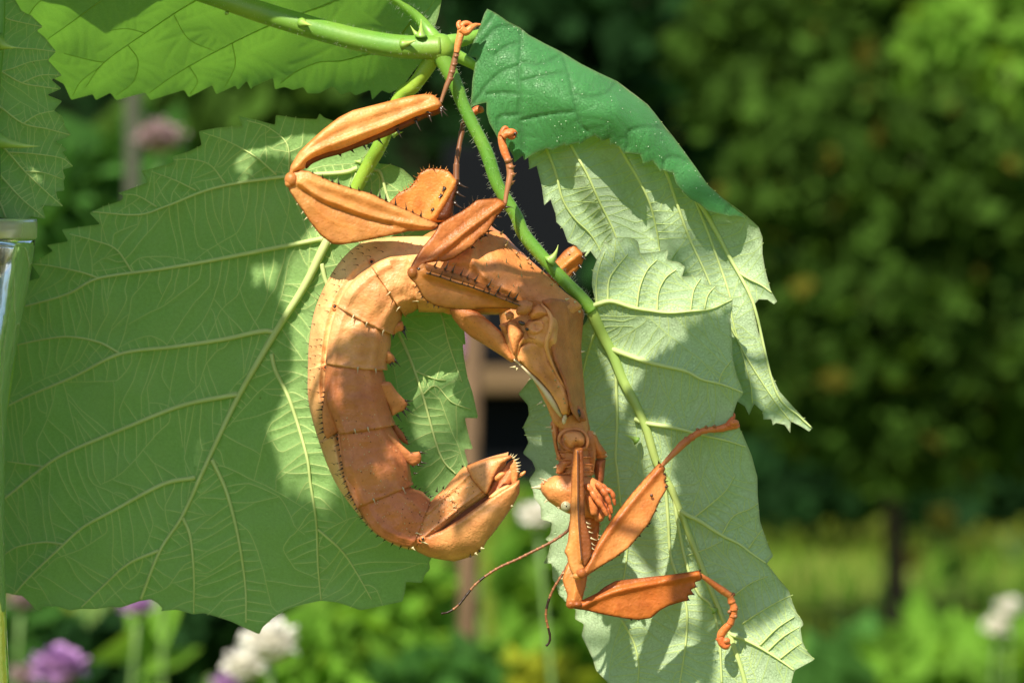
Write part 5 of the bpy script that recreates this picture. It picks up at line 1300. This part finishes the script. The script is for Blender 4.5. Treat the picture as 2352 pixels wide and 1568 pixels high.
def palp(path, t, rad, joints, tint):
    g = Geo(); Q = spl(depth(path, t), 44)
    r = np.interp(np.linspace(0, 1, 44), np.linspace(0, 1, len(rad)), rad)
    ph = np.linspace(0, joints, 44) % 1
    r = r * (.82 + .34 * np.sin(ph * math.pi) ** .7)
    g.tube(Q, r, 12, 0, tint)
    g.build('palp', M_SKIN, insect)
palp(z8((470, 640), (500, 660), (530, 700), (555, 745), (590, 790), (620, 830), (650, 890)), [-60, -68, -66], [6.5, 6.5, 6.2, 5.6, 3.5], 4, (.86, .58, .42))
palp(z8((560, 625), (590, 650), (620, 690), (650, 740), (672, 800), (690, 870)), [-54, -60, -56], [6.5, 6.5, 6.0, 5.0, 3], 4, (.80, .52, .37))
palp(z8((600, 640), (650, 680), (690, 705), (705, 760), (715, 805)), [-42, -48, -44], [6, 6, 5.4, 4.6, 3], 4, (.72, .45, .31))
palp(z8((640, 780), (660, 830), (675, 880), (670, 930)), [-44, -46, -44], [4.5, 4.5, 4, 2.4], 3, (.66, .40, .28))

def antenna(path, t, seed):
    g = Geo()
    Q = spl(depth(path, t), 210)
    L = plen(Q); n = len(Q)
    ph = np.linspace(0, int(L / 15), n)
    r = np.interp(np.linspace(0, 1, n), [0, .5, 1], [3.9, 3.5, 2.8]) * (.86 + .26 * (ph % 1) ** 3)
    k = np.floor(ph).astype(int); f = np.linspace(0, 1, n)
    rr = random.Random(seed); darkseg = {i: rr.random() for i in range(200)}
    col = np.array([(np.array((.30, .22, .15)) * .16 if (ff > .62 and darkseg[kk] < .62) else np.array((.62, .52, .42)) * (1.3 if p_ % 1 > .8 else .7)) for kk, ff, p_ in zip(k, f, ph)])
    g.tube(Q, r, 9, 0, col * 1.6)
    g.build('antenna', M_ROOT, insect)
antenna(z4((815, 690), (800, 735), (740, 780), (680, 815), (600, 855), (520, 895), (430, 935), (350, 985), (290, 1035), (245, 1090), (200, 1145), (150, 1180), (108, 1190)), [-50, -60, -80, -95], 1)
antenna(z4((860, 700), (835, 820), (800, 920), (760, 990), (720, 1055), (690, 1130), (679, 1200), (690, 1260), (701, 1310), (697, 1345), (680, 1366)), [-20, -24, -20, -20], 2)
# ------------------------------------------------------------------ garden behind
m = Mat('lawn')
n1 = m.noise(1.6, 3); n2 = m.noise(40, 4)
M_LAWN = m.done(m.bsdf(m.mix(m.math('MULTIPLY', n2, .6), m.mix(m.ramp(n1, [(.38, (0,) * 3), (.62, (1,) * 3)]), (.11, .17, .020), (.20, .21, .028)), (.05, .10, .012)), .9, .2, m.bump(n2, .02, .8)))
g = Geo(False)
gx, gy = np.meshgrid(np.r_[-60, np.linspace(-8, 8, 81), 60], np.r_[-40, np.linspace(-4, 14, 91), 120], indexing='ij')
hz = np.array([[.02 * mnoise.noise((x * .9, y * .9, 0)) if abs(x) < 8 and -4 < y < 14 else 0 for x, y in zip(a, b)] for a, b in zip(gx, gy)])
nx, ny = gx.shape
i, j = np.meshgrid(np.arange(nx - 1), np.arange(ny - 1), indexing='ij'); i, j = i.ravel(), j.ravel()
g.add(np.c_[gx.ravel(), gy.ravel(), hz.ravel()], np.c_[i * ny + j, (i + 1) * ny + j, (i + 1) * ny + j + 1, i * ny + j + 1])
g.build('lawn', M_LAWN)['kind'] = 'structure'

def leafy(name, col, through, fac=.35, rough=.5):
    m = Mat(name)
    c = m.mix(1.0, m.mix(m.math('MULTIPLY', m.noise(25, 2), .6), col, [k * .6 for k in col]), m.tint(), 'MULTIPLY')
    sh = m.bsdf(c, .8, .05)
    return m.done(m.thin(sh, m.mix(1.0, through, m.tint(), 'MULTIPLY'), fac))
M_HEDGE = leafy('hedge leaf', (.037, .080, .010), (.09, .18, .015), .3)
M_DARKLEAF = leafy('dark leaf', (.010, .034, .008), (.02, .07, .01), .15)  # colour lowered to carry the shade on hedge and shrubs
M_FRESH = leafy('fresh leaf', (.15, .31, .035), (.30, .52, .04), .4)
M_YELLOWLEAF = leafy('yellow green leaf', (.34, .38, .03), (.50, .52, .03), .4)
M_BLUELEAF = leafy('blue green leaf', (.055, .15, .028), (.10, .27, .03), .3)
M_BARK = plain('bark', (.055, .038, .026), .9, .2)
M_STALK = plain('green flower stalk', (.14, .24, .06), .6)

def leaves(g, c, size, n, leaf, seed, mat=0, hue=.3, squash=(1, 1, 1), red=0.0, hollow=.55):
    """n leaf blades, each folded along its middle, spread through an ellipsoid round c"""
    r = np.random.default_rng(seed)
    d = r.normal(size=(n, 3)); d /= np.linalg.norm(d, axis=1)[:, None]
    rad = (hollow + (1 - hollow) * r.random(n)) ** .8 * (1 + .22 * np.sin(d[:, 0] * 5 + seed) * np.cos(d[:, 2] * 6 + seed))
    P = np.asarray(c, float) + d * rad[:, None] * np.asarray(size, float)
    a = r.normal(size=(n, 3)); a[:, 2] -= .5; a /= np.linalg.norm(a, axis=1)[:, None]
    b = np.cross(a, d + r.normal(size=(n, 3)) * .5); b /= np.linalg.norm(b, axis=1)[:, None]
    nrm = np.cross(a, b)
    l = leaf * r.uniform(.6, 1.3, n)[:, None]; w = l * .32
    V = np.stack([P - a * l * .5, P + b * w + nrm * w * .3, P + a * l * .55, P - b * w + nrm * w * .3], 1)
    base = np.arange(n)[:, None] * 4
    k = 1 + (r.random((n, 1)) - .5) * hue * 2
    col = np.repeat(k * np.c_[1 + (r.random(n) < red) * 1.3, np.ones(n), np.ones(n)], 4, 0)
    g.add(V.reshape(-1, 3), [np.c_[base, base + 1, base + 2], np.c_[base, base + 2, base + 3]], mat, col)

# dark hedge closing the garden
def hedge_block(name, x0, x1, y, h, depth_, n, label, seed, mat, leaf=.07):
    o = thing(name, ((x0 + x1) / 2, y, 0), label, 'hedge')
    g = Geo(False); r = np.random.default_rng(seed)
    P = np.c_[r.uniform(x0, x1, n), y + r.uniform(-.05, .18, n) * depth_, h * r.random(n) ** .9]
    P[:, 1] += .12 * np.sin(P[:, 0] * 5.1 + P[:, 2] * 3) + .10 * np.sin(P[:, 2] * 7 + P[:, 0] * 2)
    for q in range(0, n, 3000):
        s = P[q:q + 3000]; k = len(s)
        a = r.normal(size=(k, 3)); a[:, 2] -= .6; a /= np.linalg.norm(a, axis=1)[:, None]
        b = np.cross(a, np.array((0, -1, .4)) + r.normal(size=(k, 3)) * .5); b /= np.linalg.norm(b, axis=1)[:, None]
        l = leaf * r.uniform(.6, 1.4, k)[:, None]
        V = np.stack([s - a * l * .5, s + b * l * .34, s + a * l * .5, s - b * l * .34], 1)
        bb = np.arange(k)[:, None] * 4
        g.add(V.reshape(-1, 3), [np.c_[bb, bb + 1, bb + 2], np.c_[bb, bb + 2, bb + 3]], 0, np.repeat(r.uniform(.6, 1.35, (k, 1)) * np.ones((1, 3)), 4, 0))
    g.build('foliage', mat, o)
    g = Geo(False)
    for q in range(14):
        x = x0 + (x1 - x0) * (q + .5) / 14
        g.tube(spl([(x, y + depth_ * .4, -.02), (x + .06, y + depth_ * .42, h * .5), (x - .05, y + depth_ * .4, h * .95)], 8), [.05, .04, .015], 6)
    V = np.array([(x, yy, z) for x in (x0, x1) for yy in (y + depth_ * .2, y + depth_) for z in (0.0, h * .96)])
    g.add(V, np.array([[0, 1, 3, 2], [4, 6, 7, 5], [0, 4, 5, 1], [2, 3, 7, 6], [1, 5, 7, 3], [0, 2, 6, 4]]), 0, (.35, .45, .25))
    g.build('branches', M_BARK, o)
hedge_block('garden_hedge', -5, 6, 9.4, 3.2, 1.2, 26000, 'tall dark green hedge closing the garden behind the lawn', 3, M_DARKLEAF, .09)

# standard tree with a bushy crown on a thin trunk, right
d = 4.3
tree = thing('standard_tree', (far(2055, 1560, d).x, d - FOCUS, 0), 'bushy round headed tree on a thin dark trunk standing in the lawn', 'tree')
g = Geo(False)
r = random.Random(11)
tx = far(2055, 1200, d).x
CR = [(1750, 140, 250, 0), (2050, 60, 260, .1), (2330, 130, 260, -.1), (1640, 420, 220, 0), (1900, 380, 240, -.25), (2170, 420, 250, -.2), (2420, 460, 220, 0), (1780, 690, 200, 0), (2010, 720, 230, -.25), (2270, 760, 230, -.15), (1900, 930, 170, -.05), (2090, 980, 190, -.2), (2310, 960, 180, 0), (2450, 820, 170, .1), (1600, 160, 180, .25), (1720, 900, 120, .1), (2150, -180, 260, 0), (1850, -150, 240, .1), (2450, -120, 240, 0)]
for q, (x, y, rr, dy) in enumerate(CR):
    c = far(x, y, d + dy); s = rr * d / FOCUS * UNIT
    leaves(g, c, (s * 1.05, s * .8, s * .9), int(560 * (rr / 220) ** 2), .042, 100 + q, 0 if r.random() < .86 else 1, .5, red=.03, hollow=.5)
g.build('crown', [M_HEDGE, M_FRESH], tree)
g = Geo(False)
top = far(2055, 1000, d)
g.tube(spl([(tx + .005, d - FOCUS, -.02), (tx, d - FOCUS, .2), (tx - .004, d - FOCUS, top.z), (tx + .01, d - FOCUS, top.z + .3)], 20), [.019, .015, .014, .010], 10)
for q, (x, y, rr, dy) in enumerate(CR):
    c = far(x, y, d + dy)
    g.tube(spl([(tx, d - FOCUS, top.z + .02), ((tx + c.x) / 2, (d - FOCUS + c.y) / 2, (top.z + c.z) / 2 + .04), tuple(c)], 7), [.008, .006, .003], 5)
g.build('trunk', M_BARK, tree)

# shrubs
def shrub(name, px, py, d, rx, ry, n, leaf, mat, label, seed, cat='shrub', blobs=5, red=0, group=None, hue=.35):
    c = far(px, py, d); s = d / FOCUS * UNIT
    o = thing(name, (c.x, c.y, 0), label, cat, group)
    g = Geo(False); h = Geo(False); r = random.Random(seed)
    for q in range(blobs):
        p = Vector((c.x + r.uniform(-.6, .6) * rx * s, c.y + r.uniform(-.5, .5) * rx * s * .5, c.z + r.uniform(-.6, .6) * ry * s))
        leaves(g, p, (rx * s * .62, rx * s * .5, ry * s * .6), n // blobs, leaf, seed * 31 + q, 0, hue, red=red, hollow=.3)
        h.tube(spl([(c.x + r.uniform(-.02, .02), c.y, -.01), ((c.x + p.x) / 2, c.y, p.z * .5), tuple(p)], 8), [.006, .004, .002], 5)
    g.build('foliage', mat, o); h.build('stems', M_STALK, o)
    return o
shrub('dark_shrub', 1330, 240, 3.2, 330, 420, 1500, .055, M_DARKLEAF, 'dark green shrub in shade behind the node of the bramble stalk', 21, blobs=8)
shrub('leafy_shrub', 520, 330, 2.6, 260, 170, 700, .05, M_HEDGE, 'loose green shrub behind the pale pink flower, between the two left leaves', 22, blobs=7)
shrub('low_shrub', 230, 470, 2.3, 170, 190, 500, .05, M_BLUELEAF, 'blue green bush behind the left edge of the large leaf', 23, blobs=5)
shrub('bedding_plant', 1330, 1370, 2.1, 190, 230, 420, .06, M_FRESH, 'bright green leafy plant to the right of the wooden stake', 24, 'plant', 6)
shrub('bedding_plant', 900, 1420, 1.9, 170, 130, 300, .05, M_FRESH, 'sunlit green plant to the left of the wooden stake, below the largest leaf', 25, 'plant', 5)
shrub('bedding_plant', 720, 1560, 1.5, 90, 120, 90, .045, M_FRESH, 'bright green plant with broad leaves beside the white flowers', 26, 'plant', 3)
shrub('bedding_plant', 420, 1510, 1.9, 260, 130, 420, .05, M_DARKLEAF, 'dark green plant between the mauve and the white flowers', 27, 'plant', 6)
shrub('bedding_plant', 130, 1480, 2.0, 170, 160, 330, .05, M_BLUELEAF, 'blue green plant behind the purple scabious head at the lower left', 28, 'plant', 5)
shrub('yellow_plant', 1190, 1585, 1.9, 120, 70, 260, .035, M_YELLOWLEAF, 'yellow green plant at the foot of the wooden stake', 29, 'plant', 4)
shrub('bedding_plant', 960, 1590, 1.7, 160, 60, 160, .05, M_BLUELEAF, 'soft blue green leaves left of the yellow green plant', 30, 'plant', 4)
shrub('bedding_plant', 1330, 1590, 2.4, 130, 90, 160, .05, M_DARKLEAF, 'dark plant right of the yellow green plant', 31, 'plant', 4)
shrub('bedding_plant', 2240, 1570, 2.6, 200, 140, 330, .06, M_FRESH, 'green plant below the pair of small white flowers at the lower right', 32, 'plant', 5)
shrub('bedding_plant', 1960, 1580, 2.8, 170, 120, 240, .06, M_BLUELEAF, 'dark blue green plant at the foot of the tree trunk', 33, 'plant', 5)
shrub('far_shrub', 1880, 1120, 6.8, 420, 110, 900, .09, M_DARKLEAF, 'dark shrub in deep shade far behind the tree trunk', 34, blobs=8)
shrub('far_shrub', 2330, 1130, 6.4, 260, 70, 500, .09, M_DARKLEAF, 'second dark shrub in deep shade, behind the right side of the tree', 35, blobs=6)

# flowers on stalks
def petal_material(name, col):
    m = Mat(name); c = m.mix(1.0, col, m.tint(), 'MULTIPLY')
    return m.done(m.thin(m.bsdf(c, .6, .3), c, .3))
M_WHITE = petal_material('white petal', (.90, .86, .78)); M_PINK = petal_material('pink petal', (.44, .31, .32))
M_PURPLE = petal_material('purple petal', (.50, .27, .56)); M_LILAC = petal_material('lilac petal', (.46, .42, .66)); M_YELLOW = petal_material('yellow petal', (.62, .50, .06))
def flower(px, py, d, rad, mat, label, seed, n=46, group=None, flat=.75):
    c = far(px, py, d); s = rad * d / FOCUS * UNIT
    o = thing('flower', (c.x, c.y, 0), label, 'flower', group)
    r = np.random.default_rng(seed)
    g = Geo(False)
    for q in range(n):                               # petals set round a domed head
        z = 1 - 1.5 * (q + .5) / n; a = q * 2.39996
        dvec = np.array((math.sqrt(max(0, 1 - z * z)) * math.cos(a), math.sqrt(max(0, 1 - z * z)) * math.sin(a), z * flat))
        dvec = dvec + r.normal(size=3) * .08
        t_ = np.cross(dvec, (0, 0, 1)); t_ /= np.linalg.norm(t_) + 1e-9
        b = np.array(c) + dvec * s * .45; e = np.array(c) + dvec * s * r.uniform(.88, 1.12)
        w = s * .34
        up_ = np.cross(t_, dvec)
        g.add([b, (b + e) / 2 + t_ * w, e + t_ * w * .5, e + up_ * w * .25, e - t_ * w * .5, (b + e) / 2 - t_ * w], np.array([[0, 1, 2], [0, 2, 3], [0, 3, 4], [0, 4, 5]]), 0, np.ones(3) * r.uniform(.75, 1.1))
    g.ball(c, (s * .72, s * .72, s * .62), 0, (.7, .7, .6), 12, 8)
    g.build('flower_head', mat, o)
    g = Geo(False)
    lean = r.uniform(-.05, .05)
    P = spl([(c.x + lean, c.y, -.01), (c.x + lean * .6, c.y, c.z * .5), (c.x, c.y, c.z - s * .3)], 14)
    g.tube(P, [.0022, .0018, .0014], 6)
    g.build('stalk', M_STALK, o)
    g = Geo(False)
    leaves(g, (c.x + lean * .7, c.y, c.z * .45), (.03, .03, c.z * .25), 10, .05, seed, 0, .3, hollow=.2)
    g.build('stalk_leaves', M_FRESH, o)
flower(365, 318, 1.75, 58, M_PINK, 'pale pink blurred flower above the largest leaf, beside the grey post', 1)
flower(137, 1532, 1.35, 66, M_PURPLE, 'large purple scabious head at the lower left', 2, 60)
flower(52, 1552, 1.6, 36, M_PINK, 'small dusky pink flower left of the large purple head', 3)
flower(318, 1388, 1.6, 40, M_PURPLE, 'lilac flower peeping from under the lower edge of the largest leaf', 4)
flower(48, 1376, 1.7, 34, M_PINK, 'dusky pink flower under the lower left corner of the largest leaf', 5)
flower(622, 1478, 1.3, 66, M_WHITE, 'larger creamy white flower under the pointed tip of the largest leaf', 6, 60)
flower(562, 1530, 1.34, 52, M_WHITE, 'smaller creamy white flower touching the larger one on its left', 7, 50)
flower(1233, 1184, 1.5, 46, M_WHITE, 'white flower beside the jaws of the insect, left of the pale leaf', 8)
flower(992, 1388, 1.9, 30, M_LILAC, 'small pale lilac blue flower left of the wooden stake', 9)
flower(516, 1572, 1.5, 34, M_PURPLE, 'purple flower cut by the lower frame edge left of the white pair', 10)
flower(1066, 800, 1.9, 34, M_PURPLE, 'mauve flower half hidden by the inner curve of the insect', 11, flat=1.6)
flower(2316, 1394, 2.4, 30, M_WHITE, 'upper of the two small white flowers at the right edge', 12)
flower(2290, 1438, 2.4, 34, M_WHITE, 'lower of the two small white flowers at the right edge', 13)
flower(2164, 1190, 5.2, 34, M_YELLOW, 'yellow flower on the lawn right of the tree trunk, the higher one', 14)
flower(2088, 1282, 5.0, 34, M_YELLOW, 'yellow flower on the lawn close beside the tree trunk', 15)
flower(1720, 1310, 4.6, 30, M_YELLOW, 'orange yellow flower on the lawn between the pale leaf and the trunk', 16)

# stakes and the dark box
m = Mat('weathered wood')
wv = m.n('TexWave'); wv.inputs['Scale'].default_value = 30; wv.inputs['Distortion'].default_value = 8; m.l(m.obj(), wv.inputs['Vector'])
M_WOOD = m.done(m.bsdf(m.mix(wv.outputs['Fac'], (.075, .046, .024), (.13, .080, .042)), .8, .2))
M_GREYWOOD = plain('grey wood', (.045, .05, .03), .8, .2)
M_SLATE = plain('slate paint', (.007, .008, .010), .9, .04)
M_TAN = plain('tan wood', (.14, .088, .042), .7, .2)
def stake(name, px, ytop, d, width, mat, label, lean=0):
    c = far(px, ytop, d); w = width * d / FOCUS * UNIT
    o = thing(name, (c.x, c.y, 0), label, 'stake')
    g = Geo(False)
    g.tube(np.array([(c.x - lean, c.y, -.05), (c.x - lean * .5, c.y, c.z * .5), (c.x, c.y, c.z)]), [w * .5, w * .49, w * .46], 12)
    g.build('post', mat, o)
    g = Geo(False)
    g.tube(np.array([(c.x, c.y, c.z - .001), (c.x, c.y, c.z + w * .18)]), [w * .46, w * .34], 12); g.build('cap', mat, o)
stake('wooden_stake', 1090, 640, 1.75, 46, M_WOOD, 'slim upright brown wooden stake behind the insect', .012)
stake('grey_stake', 305, 80, 1.9, 40, M_GREYWOOD, 'slim grey green upright stake beside the pale pink flower')

d = 2.7
bx = thing('planter_box', (far(1160, 800, d).x, d - FOCUS, 0), 'dark slate coloured box with a tan rail, in shade behind the wooden stake', 'box')
def slab(name, x0, y0, x1, y1, d0, d1, mat):
    a, b = far(x0, y1, d), far(x1, y0, d)
    xa, xb, za, zb = a.x, b.x, max(a.z, 0), b.z
    g = Geo(False)
    V = np.array([(x, y, z) for x in (xa, xb) for y in (d0 - FOCUS, d1 - FOCUS) for z in (za, zb)])
    g.add(V, np.array([[0, 1, 3, 2], [4, 6, 7, 5], [0, 4, 5, 1], [2, 3, 7, 6], [1, 5, 7, 3], [0, 2, 6, 4]]))
    o = g.build(name, mat, bx, smooth=False)
    bv = o.modifiers.new('bevel', 'BEVEL'); bv.width = .004; bv.segments = 2
slab('upper_panel', 1020, 330, 1330, 836, d, d + .3, M_SLATE)
slab('rail', 1000, 842, 1340, 902, d - .03, d + .3, M_TAN)
slab('lower_panel', 1020, 908, 1330, 1120, d + .02, d + .3, M_SLATE)
for x in (1030, 1300): slab('leg', x, 1126, x + 24, 2600, d + .03, d + .1, M_SLATE)

# grass
g = Geo(False); r = np.random.default_rng(9)
n = 26000
P = np.c_[r.uniform(-2.6, 3.2, n), r.uniform(1.5, 8.6, n), np.zeros(n)]
a = r.uniform(0, 2 * math.pi, n); h = r.uniform(.03, .10, n)[:, None]
side = np.c_[np.cos(a), np.sin(a), np.zeros(n)] * .004; lean = np.c_[np.sin(a), -np.cos(a), np.zeros(n)] * h * r.uniform(.1, .7, n)[:, None]
V = np.stack([P - side, P + side, P + lean + np.c_[np.zeros((n, 2)), h]], 1).reshape(-1, 3)
pat = np.array([mnoise.noise((p[0] * 1.1, p[1] * .7, 2)) for p in P])
col = np.repeat(np.c_[1.0 + .9 * np.clip(pat, -.4, .7), np.ones(n), np.ones(n) * .8] * r.uniform(.7, 1.25, (n, 1)), 3, 0)
g.add(V, np.arange(3 * n).reshape(-1, 3), 0, col)
g.build('grass', leafy('grass blade', (.16, .23, .03), (.28, .35, .03), .35), kind='stuff')
